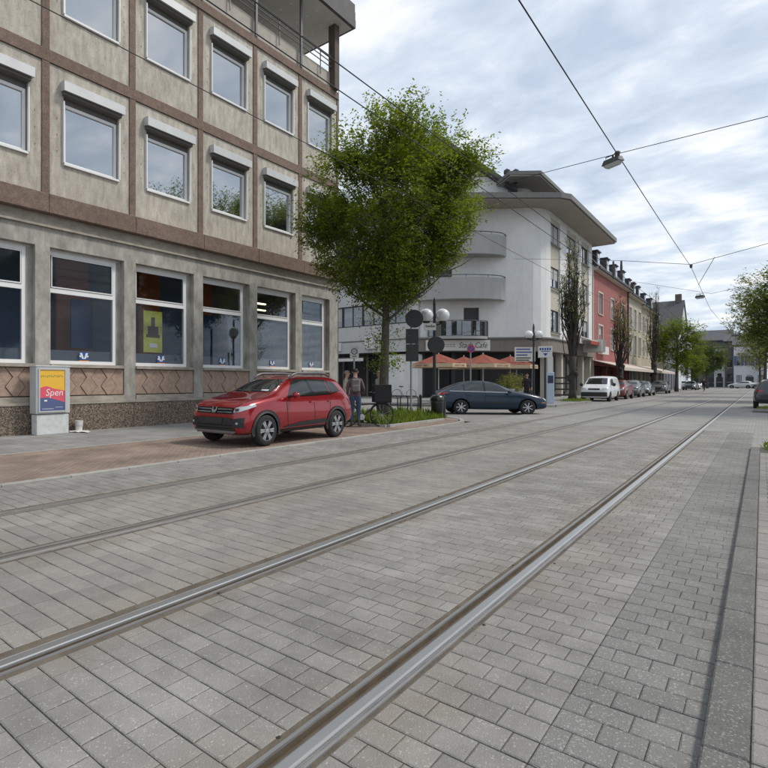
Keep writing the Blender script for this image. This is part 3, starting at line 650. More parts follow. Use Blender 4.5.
# ---- white corner building with round corner, balconies and cafe
CBD = thing('corner_building', 'white corner building with rounded balconies, wide eaves and cafe below', 'building', (-18, 46, 0))
co = Vector((-18,46,0))
def cpoly(name, m, poly, z0, z1, parent=None):
    b = MB(); b.prism([(x-co.x, y-co.y) for x, y in poly], z0, z1); return b.build(name, m, parent or CBD)
RC = [(-14.75,44.75),(-14.2,45.1),(-13.65,45.45),(-13.1,45.9),(-12.7,46.45),(-12.48,47.1),(-12.4,47.7)]
body = [(-12.75,62.4),(-12.75,47.7)]+[(-14.9,45.2),(-19.7,40.6),(-20.2,40.35),(-36,40.35),(-36,62.4)]
cpoly('core_wall', 'wing_grey', body[::-1], 4.6, 15.0)
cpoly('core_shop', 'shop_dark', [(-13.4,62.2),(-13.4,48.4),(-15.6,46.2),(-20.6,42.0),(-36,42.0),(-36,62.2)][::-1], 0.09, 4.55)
rb = MB(); n = len(RC)
inner = [(-12.8,47.75),(-14.9,45.25)]
rb.prism([(x-co.x,y-co.y) for x,y in RC]+[(x-co.x,y-co.y) for x,y in inner], 4.85, 14.98); rb.build('round_corner', 'render_white', CBD)
sf = Wall(CBD, (-12.4,47.7), (-12.4,62.45), (1,0))
cols = [(0.3,3.1),(5.2,8.6),(10.4,13.4)]; rows = [(5.4,7.2),(9.0,10.7),(12.55,14.2)]
sf.holed('street_wall', 'render_white', 0, 14.75, 4.85, 14.98, [(a,b,4.95,14.6) for a, b in cols], d0=-0.34)
for a, b in cols:
    for i, (z0, z1) in enumerate(rows):
        zz = (rows[i-1][1] if i else 4.95)
        sf.part('spandrel', 'render_cream', (a+0.003,b-0.003,-0.33,-0.10,zz+0.003,z0-0.003))
        w_ = b-a; sf.window(a+0.05, b-0.05, z0, z1, rec=0.2, mull=1, blind=(0.0,0.55,0.9)[(i+int(a)) % 3], sill='eave_metal')
        sf.part('lintel_strip', 'dark_frame', (a+0.003,b-0.003,-0.33,-0.12,z1,z1+0.002))
    sf.part('spandrel', 'render_cream', (a+0.003,b-0.003,-0.33,-0.10,14.2,14.6))
# chamfer facade with balconies
cf = Wall(CBD, (-19.8,40.35), (-14.75,44.75), (0.681,-0.7325))
cf.holed('chamfer_wall', 'render_white', 0, cf.len, 4.85, 14.98, [(1.2,2.5,8.0,10.2),(3.4,4.6,4.95,7.2),(1.0,2.6,11.4,13.6)], d0=-0.3)
cf.part('balcony_door', 'dark_frame', (1.2,2.5,-0.2,-0.15,8.0,10.2)); cf.part('balcony_door', 'dark_frame', (3.4,4.6,-0.2,-0.15,4.95,7.2)); cf.part('balcony_door', 'dark_frame', (1.0,2.6,-0.2,-0.15,11.4,13.6))
def balcony(a0, a1, z0, z1, proj, name='balcony', solid=True):
    n = 12; pts = []
    for i in range(n+1):
        t = i/n; pts.append((a0+(a1-a0)*t, 0.25+proj*(math.sin(math.pi*t)**0.55)))
    fl = MB(); q = [cf.pt(a, d, 0) for a, d in pts]+[cf.pt(a1,-0.02,0), cf.pt(a0,-0.02,0)]
    poly = [(p.x,p.y) for p in q]
    area = sum(poly[i][0]*poly[(i+1)%len(poly)][1]-poly[(i+1)%len(poly)][0]*poly[i][1] for i in range(len(poly)))
    if area < 0: poly = poly[::-1]
    fl.prism(poly, z0, z0+0.2); B = fl.build(name, 'balcony_grey', CBD)
    edge = [(a0,0.0)]+pts+[(a1,0.0)]
    if solid:
        w_ = MB()
        for (a,d),(c,e) in zip(edge[:-1], edge[1:]):
            P0, P1 = cf.pt(a,d,0), cf.pt(c,e,0); P2, P3 = cf.pt(c+(0.06 if c < (a0+a1)/2 else -0.06),e-0.12,0), cf.pt(a+(0.06 if a < (a0+a1)/2 else -0.06),d-0.12,0)
            w_.add([(p.x,p.y,z) for z in (z0+0.2,z1-0.18) for p in (P0,P1,P2,P3)], [(4,5,6,7),(0,1,5,4),(2,3,7,6),(3,2,1,0)])
        w_.build('balustrade', 'balcony_grey', B)
        r_ = MB(); r_.tube([cf.pt(a,d-0.05,z1) for a, d in edge], 0.035, 6)
        for a, d in edge[1:-1:3]: r_.tube([cf.pt(a,d-0.05,z1-0.2), cf.pt(a,d-0.05,z1)], 0.02, 5)
        r_.build('handrail', 'rail_grey', B)
    else:
        r_ = MB()
        r_.tube([cf.pt(a,d-0.05,z1) for a, d in edge], 0.035, 6)
        for a, d in edge[1:-1:2]: r_.tube([cf.pt(a,d-0.05,z0+0.2), cf.pt(a,d-0.05,z1)], 0.025, 5)
        r_.build('handrail', 'rail_grey', B)
        g_ = MB()
        for (a,d),(c,e) in zip(edge[:-1], edge[1:]): g_.add([cf.pt(a,d-0.08,z0+0.25),cf.pt(c,e-0.08,z0+0.25),cf.pt(c,e-0.08,z1-0.06),cf.pt(a,d-0.08,z1-0.06)], [(0,1,2,3)])
        g_.build('glass_guard', 'pane_glass', B)
    return B
balcony(-0.35, 6.55, 7.72, 9.55, 1.25); balcony(0.5, 6.60, 11.15, 12.85, 1.25); balcony(0.6, 5.2, 4.7, 6.1, 0.9, solid=False)
# fascia band, cafe sign, columns of the shop front
band = [(-12.15,62.4),(-12.15,47.6),(-12.3,46.9),(-12.6,46.1),(-13.1,45.5),(-14.6,44.55),(-19.75,40.1),(-36,40.1),(-36,41.5),(-20,41.5),(-15.4,45.6),(-13.0,48.0),(-13.0,62.4)]
cpoly('fascia_band', 'fascia_brown', band[::-1], 3.75, 4.72)
cpoly('fascia_cap', 'eave_metal', [(x+0.10*(1 if x > -13 else 0.7), y-0.10*(1 if x < -13 else 0)) for x, y in band][::-1], 4.722, 4.84)
sg = cf.part('cafe_sign', 'sign_white', (0.35,5.3,0.05,0.42,3.80,4.62))
an = math.atan2(cf.n.y, cf.n.x)
p = cf.pt(3.95, 0.428, 4.2); letters('Stadt Café', 0.62, 'sign_ink', sg, p, an, shear=0.3, xs=0.85)
p = cf.pt(1.45, 0.428, 4.2)
b = MB(); a = 0.55
for i in range(9):
    wd = 0.12+0.1*rng.random()
    for zz in (4.10, 4.25): cf.bx(b, a, a+wd, 0.422, 0.428, zz, zz+0.05)
    a += wd+0.07
b.build('sign_line', 'fascia_brown', sg)
# ground floor piers and dark glazing
for a in (0.2, 2.6, 4.9): cf.part('pier', 'shop_dark', (a,a+0.3,-1.0,-0.5,0.09,3.75))
for a in (0.0, 3.7, 7.4, 11.1, 14.1): sf.part('pier', 'render_cream', (a,a+0.5,-0.7,-0.05,0.09,3.75))
for a in (0.6, 4.3, 8.0, 11.7): sf.window(a, a+2.9, 0.5, 3.6, rec=0.5, mull=1)
# side wing along the side street
wg = Wall(CBD, (-36,40.0), (-19.8,40.0), (0,-1))
wg.holed('wing_wall', 'wing_grey', 0, wg.len, 4.85, 14.98, [(1.0,15.2,6.05,7.85),(1.0,15.2,9.75,10.75),], d0=-0.33)
for i in range(7):
    a = 1.0+i*2.03; wg.window(a, a+1.98, 6.08, 7.82, mull=1, blind=(0.7 if i % 2 else 0.0), rec=0.15); wg.window(a, a+1.98, 9.78, 10.72, mull=1, rec=0.15, blind=0.5 if i % 3 == 0 else 0)
wg.part('dark_panel', 'sign_navy', (7.6,11.4,0.0,0.22,10.85,12.9)); letters('K', 1.3, 'sign_k', CBD, wg.pt(9.7,0.23,11.7), R(-90), depth=0.01)
wg.part('white_curved_wall', 'render_white', (13.4,16.1,-1.4,-0.05,0.09,3.6), bevel=0.1)
wg.part('fascia_light', 'wing_grey', (0,16.0,0.12,0.24,3.78,4.70))
wg.part('small_sign', 'sign_white', (8.35,9.2,0.25,0.33,4.0,4.75)); wg.part('hanging_sign', 'sign_white', (11.6,12.5,0.25,0.40,4.1,5.15))
aw = wg.part('shop_awning', 'shop_dark', (4.5,12.2,0.1,1.6,3.30,3.42)); wg.part('awning_valance', 'sign_white', (4.5,12.2,1.58,1.62,3.05,3.30), parent=aw)
letters('STADT CAFE', 0.24, 'awning_red', aw, wg.pt(8.9,1.63,3.17), R(-90))
for a in (5.5, 8.0, 10.5): wg.part('shop_pier', 'fascia_brown', (a,a+0.12,-1.9,-1.7,0.09,3.7))
# eaves, roof, attic
def off(poly, d):
    """offset of the outer outline, open polyline (street end .. side street end)"""
    res = []
    for i, (x, y) in enumerate(poly):
        n = Vector((0,0))
        if i: v = Vector(poly[i])-Vector(poly[i-1]); n += Vector((-v.y, v.x)).normalized()
        if i < len(poly)-1: v = Vector(poly[i+1])-Vector(poly[i]); n += Vector((-v.y, v.x)).normalized()
        n.normalize(); res.append((x-n.x*d, y-n.y*d))
    return res
outline = [(-36,40.0),(-19.9,40.0),(-14.0,45.0),(-12.4,48.0),(-12.4,62.5)]
def offl(d): return [(-36,40.0-d),(-19.8+0.63*d,40.0-d),(-12.75+0.95*d,46.5-0.68*d),(-12.4+d,47.3-0.6*d),(-12.4+d,63.6)]
cpoly('soffit', 'soffit_beige', offl(1.75)+[(-36,63.6)], 14.985, 15.10)
cpoly('eave_gutter', 'eave_metal', offl(1.9)+[(-36,63.7)], 15.102, 15.50)
def frust(name, m, p0, z0, p1, z1):
    n = len(p0); b = MB(); b.add([(x-co.x,y-co.y,z0) for x,y in p0]+[(x-co.x,y-co.y,z1) for x,y in p1], [tuple(range(n,2*n))]+[(i,(i+1)%n,n+(i+1)%n,n+i) for i in range(n)]); return b.build(name, m, CBD)
frust('lower_roof', 'roof_tile', offl(1.8)+[(-36,63.6)], 15.50, offl(-0.9)+[(-36,62.9)], 16.1)
cpoly('attic_wall', 'render_white', offl(-1.7)+[(-36,60.5)], 16.0, 17.35)
cpoly('attic_soffit', 'soffit_beige', [(-14.25,44.15),(-12.55,45.7),(-12.55,61),(-16.5,61),(-16.5,46.6)], 17.26, 17.36)
cpoly('attic_fascia', 'eave_metal', [(-14.3,44.05),(-12.45,45.65),(-12.45,61.1),(-16.6,61.1),(-16.6,46.6)], 17.362, 17.64)
b = MB(); q = [(1.5,21.5),(8.0,17.0),(8.0,16.65),(1.5,21.05)]
b.add([cf.pt(a,-0.9,z) for a,z in q]+[cf.pt(a,-9.0,z) for a,z in q], [(0,1,2,3),(7,6,5,4),(0,4,5,1),(1,5,6,2),(2,6,7,3),(3,7,4,0)]); b.build('gable_roof', 'fascia_dark', CBD)
b = MB(); q = [(1.7,15.9),(7.5,15.9),(7.5,16.9),(1.7,20.9)]
b.add([cf.pt(a,-1.5,z) for a,z in q]+[cf.pt(a,-8.5,z) for a,z in q], [(0,1,2,3),(7,6,5,4),(0,4,5,1),(1,5,6,2),(2,6,7,3),(3,7,4,0)]); b.build('gable_wall', 'render_white', CBD)
b = MB()
for dx_ in (0, 0.5): b.tube([(-14.9+dx_-co.x,45.4+dx_-co.y,17.2),(-14.9+dx_-co.x,45.4+dx_-co.y,17.95)], 0.16, 8); b.lathe([(0.24,17.95),(0.25,18.2),(0.05,18.35)], (-14.9+dx_-co.x,45.4+dx_-co.y,0), 8)
b.build('roof_vent', 'slate_dark', CBD)

# ---- street houses with windows on the facade line x = -12.4
def street_house(name, label, y0, y1, h, wallm, rows, ncol, ww, roof, fm='white_frame', surround=None, x=-12.4, depth=11, shopm='shop_dark', sillm='trim_cream', group=None):
    H = thing(name, label, 'house', (x-2, (y0+y1)/2, 0)); W = Wall(H, (x,y0), (x,y1), (1,0)); Lh = y1-y0
    pitch = Lh/ncol; holes = []
    for c in range(ncol):
        a = pitch*(c+0.5)-ww/2
        for z0, z1 in rows: holes.append((a,a+ww,z0,z1))
    W.holed('wall', wallm, 0, Lh, 3.7, h, holes)
    W.part('back_wall', wallm, (0.01,Lh-0.01,-depth,-0.36,3.0,h-0.01))
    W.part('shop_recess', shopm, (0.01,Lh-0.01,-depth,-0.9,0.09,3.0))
    for i, hh in enumerate(holes): W.window(hh[0], hh[1], hh[2], hh[3], fm=fm, surround=surround, sill=sillm, blind=(0.4 if (i*7) % 3 == 0 else 0), rec=0.14)
    W.part('shop_fascia', wallm, (0.02,Lh-0.02,-0.85,0.06,3.0,3.69))
    k = max(2, ncol+1)
    for i in range(k): a = (Lh-0.4)*i/(k-1); W.part('shop_pier', wallm, (a+0.005,a+0.395,-0.85,0.0,0.09,3.0))
    for i in range(k-1): a = (Lh-0.4)*i/(k-1)+0.5; b_ = (Lh-0.4)*(i+1)/(k-1)-0.1; W.window(a, b_, 0.4, 2.9, fm='dark_frame', mull=1, rec=0.5)
    W.part('cornice', 'trim_cream', (-0.05,Lh+0.05,-0.3,0.45,h,h+0.30)); W.part('gutter', 'slate_dark', (-0.05,Lh+0.05,0.45,0.60,h+0.12,h+0.32))
    b = MB()
    if roof[0] == 'mansard':
        z1, z2 = h+0.32, h+0.32+roof[1]
        pr_ = [(0.45,z1),(-1.2,z2),(-5.5,z2+1.6),(-depth,z2),(-depth,z1)]
    else:
        z1 = h+0.32; pr_ = [(0.5,z1),(-depth*0.5,z1+roof[1]),(-depth-0.3,z1)]
    vs = [W.pt(0,d,z) for d,z in pr_]+[W.pt(Lh,d,z) for d,z in pr_]; n = len(pr_)
    b.add(vs, [tuple(range(n-1,-1,-1)), tuple(range(n,2*n))]+[(i,(i+1)%n,n+(i+1)%n,n+i) for i in range(n)]); RF = b.build('roof', 'slate_dark', H)
    for i in range(roof[2]):
        c = Lh*(i+0.5)/roof[2]; dw = 0.75
        D = W.part('dormer', 'slate_dark', (c-dw,c+dw,-2.6,-0.05,h+0.5,h+2.2)); W.part('dormer_window', 'white_frame', (c-dw*0.62,c+dw*0.62,-0.05,-0.01,h+0.75,h+1.95), parent=D)
        W.part('dormer_pane', 'pane_glass', (c-dw*0.5,c+dw*0.5,-0.01,0.0,h+0.85,h+1.85), parent=D)
        W.part('dormer_cap', 'slate_dark', (c-dw-0.1,c+dw+0.1,-2.7,0.08,h+2.2,h+2.32), parent=D)
    return H, W
RH, RW = street_house('red_house', 'red rendered house with white windows and dark dormers beside white corner building', 63.2, 82.0, 12.6, 'red_render', [(4.9,7.2),(8.4,10.6)], 3, 2.0, ('mansard',2.2,4), surround='trim_cream')
RW.part('side_render', 'trim_cream', (-0.25,-0.004,-6,0.02,0.09,13.0))
RW.part('wall_sign', 'sign_white', (1.4,4.6,0.08,0.5,4.2,5.0)); RW.part('downpipe', 'slate_dark', (18.70,18.85,0.02,0.15,0.1,12.6))
H2, W2 = street_house('cream_house', 'cream house with two tall window rows right of the red house', 82.1, 93.0, 12.2, 'house_cream', [(4.9,7.4),(8.3,10.9)], 3, 1.7, ('mansard',2.0,3), surround='trim_cream')
H3, W3 = street_house('ochre_house', 'weathered ochre house behind the second bare trunked tree', 93.1, 106.0, 11.8, 'house_ochre', [(4.9,7.2),(8.2,10.6)], 4, 1.5, ('pitch',3.6,2))
H4, W4 = street_house('brown_brick_house', 'dark brick house with large slate roof and stepped chimney', 106.1, 116.6, 10.2, 'brick_brown', [(4.9,7.2),(8.0,10.0)], 4, 1.4, ('pitch',3.0,1), surround='trim_cream')
H5 = thing('white_gable_house', 'white gabled house with steep dark slate roof and chimney on the left side', 'house', (-16, 125, 0))
g5 = Wall(H5, (-10.4,117.0), (-10.4,133.0), (1,0)); hs = [(a,a+1.3,z0,z1) for a in (1.5,4.6,7.7,10.8,13.4) for z0,z1 in ((4.6,6.6),(7.2,8.9))]
g5.holed('wall', 'house_white', 0, 16, 0.09, 9.3, hs)
for q in hs: g5.window(*q, sill='trim_cream')
b = MB(); b.prism([(-8,-8),(5.2,-8),(5.2,8),(-8,8)], 0.0, 9.25); b.build('back_wall', 'house_white', H5)
b = MB(); b.add([(5.6,-8,9.3),(5.6,8,9.3),(5.6,0,15.6),(5.2,-8,9.3),(5.2,8,9.3),(5.2,0,15.6)], [(0,1,2),(5,4,3),(0,2,5,3),(1,4,5,2)]); b.build('gable', 'house_white', H5)
b = MB(); b.extr([(-8.6,8.9),(0,15.75),(8.6,8.9),(8.6,9.2),(0,16.1),(-8.6,9.2)], 'x', -9, 5.75); b.build('roof', 'slate_dark', H5)
b = MB(); b.box(4.4,5.3,-0.5,0.5,15.0,17.2); b.build('chimney', 'brick_brown', H5)
H6, W6 = street_house('far_shop_house', 'small pale house with pink shop front far along the left pavement', 133.3, 146.0, 7.6, 'house_cream', [(4.4,6.4)], 3, 1.4, ('pitch',3.5,0))
# awning over the terraces
AW = thing('shop_awning', 'long cream awning over the cafe terrace below the red house', 'awning', (-11.2, 85, 0))
b = MB(); y0, y1 = 62.5, 104.0; b.extr([(-12.38+11.2,3.55),(-9.7+11.2,2.75),(-9.7+11.2,2.68),(-12.38+11.2,3.48)], 'y', y0-85, y1-85); b.build('cloth', 'awning_cloth', AW)
b = MB(); b.box(-9.72+11.2,-9.69+11.2,y0-85,y1-85,2.45,2.70); b.build('valance', 'awning_cloth', AW)
for k in range(14): yy = y0+(y1-y0)*k/13; MB().tube([(-9.8+11.2,yy-85,0.09),(-9.8+11.2,yy-85,2.7)], 0.035, 6).build('post', 'dark_frame', AW)

# ---- buildings closing the street
def end_house(name, label, x0, x1, y, h, wallm, rows, ncol, ww, roofm='slate_dark', gable=False, fm='dark_frame', ridge=4, deep=14):
    H = thing(name, label, 'house', ((x0+x1)/2, y+3, 0)); W = Wall(H, (x0,y), (x1,y), (0,-1)); Lh = x1-x0; holes = []
    for c in range(ncol):
        a = Lh*(c+0.5)/ncol-ww/2
        for z0, z1 in rows: holes.append((a,a+ww,z0,z1))
    W.holed('wall', wallm, 0, Lh, 0.0, h, holes); W.part('back_wall', wallm, (0.01,Lh-0.01,-deep,-0.37,0,h-0.01))
    for hh in holes: W.window(*hh, fm=fm, rec=0.12, sill='trim_cream')
    W.part('door', 'dark_frame', (Lh*0.5-0.6,Lh*0.5+0.6,0.002,0.03,0.0,2.3))
    W.part('eave', 'slate_dark' if not gable else wallm, (-0.2,Lh+0.2,-deep,0.25,h,h+0.25))
    b = MB()
    if gable:
        t = [W.pt(-0.3,0.15,h+0.25),W.pt(Lh/2,0.15,h+ridge),W.pt(Lh+0.3,0.15,h+0.25)]; q = [p-W.n*deep for p in t]
        b.add(t+q, [(0,2,1),(3,4,5),(0,1,4,3),(1,2,5,4)])
    else:
        t = [W.pt(-0.3,0.3,h+0.25),W.pt(-0.3,-deep/2,h+ridge),W.pt(-0.3,-deep,h+0.25)]; q = [p+W.t*(Lh+0.6) for p in t]
        b.add(t+q, [(0,1,2),(3,5,4),(0,3,4,1),(1,4,5,2)])
    b.build('roof', roofm if not gable else wallm, H); return H, W
end_house('dark_house', 'tall dark brown house closing the street in the distance', -12.8, -5.4, 172, 11.0, 'house_brown', [(1.0,3.0),(4.6,6.4),(7.8,9.6)], 4, 1.0, fm='dark_frame', ridge=3.2)
end_house('narrow_house', 'narrow white house squeezed beside the dark house in the distance', -8.2, -6.3, 166, 9.0, 'house_white', [(1.2,3.2),(4.2,6.0),(6.8,8.3)], 1, 0.8, ridge=0.6, deep=5)
end_house('brown_gable_house', 'dark brown house between the white houses at the street end', -6.2, -4.5, 163, 10.2, 'house_brown', [(1.2,3.0),(4.5,6.2)], 1, 0.9, gable=False, ridge=1.6, deep=8)
HA, WA = end_house('white_villa', 'white villa with blue shutters at the end of the street', -4.3, 0.6, 150, 8.6, 'house_white', [(1.0,2.6),(4.6,6.6)], 3, 0.8, ridge=3.0)
WA.part('portal_arch', 'trim_cream', (0.4,1.9,0.02,0.2,6.9,7.3)); WA.part('portal_arch', 'trim_cream', (3.0,4.5,0.02,0.2,6.9,7.3))
for c in range(3):
    a = 4.9*(c+0.5)/3-0.4
    for s in (-0.36, 0.82): WA.part('shutter', 'blue_shutter', (a+s,a+s+0.32,0.01,0.06,4.6,6.6))
end_house('cream_villa', 'cream villa partly hidden by the right hand trees', 1.0, 8.0, 147, 9.4, 'house_cream', [(1.0,2.8),(4.4,6.4)], 4, 0.9, ridge=3.5)
# ================================================================== trees and plants
mat('bark', (0.085,0.072,0.058), 0.95, var=0.35, scale=14, stretch=(1,1,0.25), bump=0.9, bscale=40)
mat('bark_dark', (0.045,0.040,0.034), 0.95, var=0.35, scale=14, stretch=(1,1,0.25), bump=0.9, bscale=40)
leaf_mat('leaf_spring', (0.060,0.105,0.013), (0.245,0.315,0.038), 0.52)
leaf_mat('leaf_pale', (0.12,0.14,0.04), (0.24,0.25,0.09), 0.45)
leaf_mat('leaf_deep', (0.055,0.095,0.016), (0.14,0.19,0.035), 0.42)
leaf_mat('leaf_grass', (0.10,0.16,0.02), (0.24,0.31,0.06), 0.35)
def leaf_mesh(name, pos, dirs, nrm, size, m, ratio=0.5):
    """rhombic leaves: pos (n,3), dirs along the leaf, nrm its normal, size (n,)"""
    n = len(pos); side = np.cross(nrm, dirs); side /= np.linalg.norm(side, axis=1)[:,None]+1e-9
    s = size[:,None]; v = np.empty((n,4,3))
    v[:,0] = pos; v[:,1] = pos+dirs*s*0.5+side*s*ratio*0.5-nrm*s*0.05; v[:,2] = pos+dirs*s; v[:,3] = pos+dirs*s*0.5-side*s*ratio*0.5-nrm*s*0.05
    me = bpy.data.meshes.new(name); me.vertices.add(n*4); me.vertices.foreach_set('co', v.reshape(-1).astype(np.float32))
    me.loops.add(n*4); me.loops.foreach_set('vertex_index', np.arange(n*4, dtype=np.int32))
    me.polygons.add(n); me.polygons.foreach_set('loop_start', np.arange(0,n*4,4,dtype=np.int32))
    me.update(calc_edges=True); me.materials.append(MATS[m]); return me
def unit(a): return a/(np.linalg.norm(a, axis=-1, keepdims=True)+1e-9)
def broad_tree(seed, H, trunk_r, clear, crown_c, crown_r, nspray, nleaf, leaf, lm, bm='bark', gap=0.32, low=0, lean=(0,0), zcut=None):
    g = np.random.default_rng(seed); br = MB()
    top = np.array([lean[0], lean[1], H*0.80]); ntr = 9
    tr = [np.array([lean[0]*t**2+0.05*math.sin(5*t+seed), lean[1]*t**2+0.05*math.cos(4*t+seed), H*0.80*t]) for t in np.linspace(0,1,ntr)]
    br.tube(tr, [trunk_r*1.35]+[trunk_r*(1-0.85*t) for t in np.linspace(0.05,1,ntr-1)], 10)
    limbs = []
    c = np.array(crown_c); r = np.array(crown_r)
    for i in range(26):
        t = (clear+ (H*0.78-clear)*(i/26)**0.9)/(H*0.80); p0 = tr[0]+(tr[-1]-tr[0])*t; p0[2] = H*0.80*t
        a = i*2.4+g.uniform(-0.4,0.4); up = 0.15+1.0*t
        d = unit(np.array([math.cos(a), math.sin(a), up+g.uniform(-0.15,0.3)]))
        # reach of the limb inside the crown
        q = (p0-c)/r; dd = d/r; A = dd@dd; B = 2*q@dd; C_ = q@q-1; disc = max(B*B-4*A*C_, 0); Lm = max(0.8, (-B+math.sqrt(disc))/(2*A))*g.uniform(0.72,0.95)
        pts = [p0+d*Lm*s+np.array([0,0,0.10*Lm*s*s])+g.normal(0,0.03*Lm,3)*s for s in np.linspace(0,1,6)]
        rr = trunk_r*0.38*(1-0.5*t); br.tube(pts, [rr*(1-0.85*s) for s in np.linspace(0,1,6)], 5, cap=False); limbs.append(pts)
        for s in (2,3,4):
            a2 = g.uniform(0,6.28); e = pts[s]+unit(d+0.9*np.array([math.cos(a2),math.sin(a2),0.3]))*Lm*0.35
            sub = [pts[s], (pts[s]+e)/2+g.normal(0,0.05,3), e]; br.tube(sub, [rr*0.4, rr*0.25, rr*0.1], 4, cap=False); limbs.append(sub)
    LP = np.array([p for l in limbs for p in l])
    # lumps make the outline uneven and leave gaps
    NL = 52; lc = c+unit(g.normal(size=(NL,3)))*r*g.uniform(0.5,0.9,(NL,1)); lr = g.uniform(0.55,1.15,NL)*r.min()*0.33
    P_, D_, N_, S_ = [], [], [], []
    cnt = 0; tries = 0
    while cnt < nspray and tries < nspray*12:
        tries += 1
        if g.random() < 0.70: k = g.integers(NL); p = lc[k]+unit(g.normal(size=3))*lr[k]*g.random()**0.4
        else: p = c+unit(g.normal(size=3))*r*g.random()**0.5
        q = (p-c)/r; qn = np.linalg.norm(q)
        if qn > 1.06 or p[2] < clear*0.62: continue
        if zcut and p[2] < zcut[0]+zcut[1]*(p[0]**2+p[1]**2): continue
        if qn < 0.45 and g.random() < 0.7: continue
        j = np.argmin(((LP-p)**2).sum(1)); b0 = LP[j]
        d = unit(0.9*unit(p-b0+1e-4)+0.55*unit(q*np.array([1,1,1.0])+1e-4)+np.array([0,0,0.22])+g.normal(0,0.35,3))
        ln = g.uniform(0.35,0.85)*(1.0 if qn < 0.9 else 1.25); tip = p+d*ln*0.6; st = p-d*ln*0.4
        if cnt % 3 == 0: br.tube([st+(b0-st)*0.5, st, tip], [0.012,0.007,0.003], 3, cap=False)
        m_ = max(4, int(nleaf*g.uniform(0.7,1.3))); ts = g.random(m_)
        pos = st+(tip-st)*ts[:,None]+g.normal(0,0.055,(m_,3))
        sd = unit(np.cross(d, np.array([0,0,1.0]))+1e-6)*np.where(g.random(m_) < 0.5, -1, 1)[:,None]
        P_.append(pos); D_.append(unit(sd+d*0.7+g.normal(0,0.35,(m_,3))-np.array([0,0,0.25]))); N_.append(unit(np.array([0,0,1.0])+g.normal(0,0.5,(m_,3)))); S_.append(leaf*g.uniform(0.65,1.25,m_)); cnt += 1
    if low:
        for _ in range(low):
            z = g.uniform(clear*0.55, clear*1.25); a = g.uniform(0,6.28); rr = g.uniform(0.1,0.75)*(0.5+0.5*z/clear); p = np.array([math.cos(a)*rr, math.sin(a)*rr, z]); m_ = nleaf
            P_.append(p+g.normal(0,0.14,(m_,3))); D_.append(unit(g.normal(size=(m_,3)))); N_.append(unit(np.array([0,0,1.0])+g.normal(0,0.6,(m_,3)))); S_.append(leaf*g.uniform(0.6,1.1,m_))
    cr = leaf_mesh('crown', np.concatenate(P_), np.concatenate(D_), np.concatenate(N_), np.concatenate(S_), lm)
    return br.mesh('trunk', bm, True), cr
def plant(name, label, loc, meshes, rz=0, sc=1.0, cat='tree', group=None):
    T = thing(name, label, cat, loc, rz, group); put(meshes[0], 'trunk', T); put(meshes[1], 'crown', T); T.scale = (sc,sc,sc); return T
A_TREE = broad_tree(11, 10.2, 0.17, 3.3, (0.1,0.05,6.75), (3.15,3.1,3.6), 5400, 24, 0.10, 'leaf_spring', low=70, zcut=(3.75,0.34))
plant('street_tree', 'leafy green tree with slim trunk in grass bed beside red car', (-9.15, 16.1, 0.03), A_TREE, rz=R(20))
B_TREE = broad_tree(5, 8.5, 0.16, 2.6, (0,0,5.4), (2.7,2.7,3.0), 1500, 13, 0.18, 'leaf_spring')
C_TREE = broad_tree(23, 9.5, 0.18, 2.8, (0,0,6.0), (3.3,3.3,3.6), 2000, 13, 0.19, 'leaf_deep')
D_TREE = broad_tree(31, 11.0, 0.18, 3.0, (0,0,7.0), (3.0,3.0,4.0), 900, 10, 0.17, 'leaf_pale')
GR = 'broad crowned trees further along the street'
plant('street_tree', 'round green tree on the left pavement before the white shop front', (-8.0, 88.0, 0.05), B_TREE, rz=1.0, sc=1.15, group=GR)
plant('street_tree', 'deep green tree far down the street before the dark house', (-7.6, 133.0, 0.05), C_TREE, rz=2.0, sc=0.95, group=GR)
plant('street_tree', 'small bright tree far down the left pavement by white cars', (-8.3, 112.0, 0.05), B_TREE, rz=3.0, sc=0.72, group=GR)
plant('street_tree', 'dense green tree over the parked dark car at right', (1.9, 52.0, 0.05), C_TREE, rz=0.5, sc=1.02, group=GR)
plant('street_tree', 'sparse pale tree behind the dense one at right', (0.9, 66.0, 0.05), D_TREE, rz=0.2, sc=1.1, group=GR)
plant('street_tree', 'thin leaved tree just left of the dense right hand tree', (0.3, 84.0, 0.05), D_TREE, rz=1.4, sc=0.95, group=GR)
plant('street_tree', 'pale tree leaning over the road just right of the contact wire end', (-0.2, 100.0, 0.05), D_TREE, rz=4.1, sc=0.8, group=GR)
plant('street_tree', 'pale tree standing before the white villa', (2.2, 118.0, 0.05), D_TREE, rz=2.6, sc=0.95, group=GR)
# trees across the road, outside the frame: the bank's upper windows mirror them
plant('street_tree', 'tree across the road mirrored in the bank windows, nearer one', (8.5, 15.0, 0.05), A_TREE, rz=R(100), sc=1.0, group='trees across the road')
plant('street_tree', 'tree across the road mirrored in the bank windows, farther one', (10.8, 42.0, 0.05), A_TREE, rz=R(200), sc=2.05, group='trees across the road')

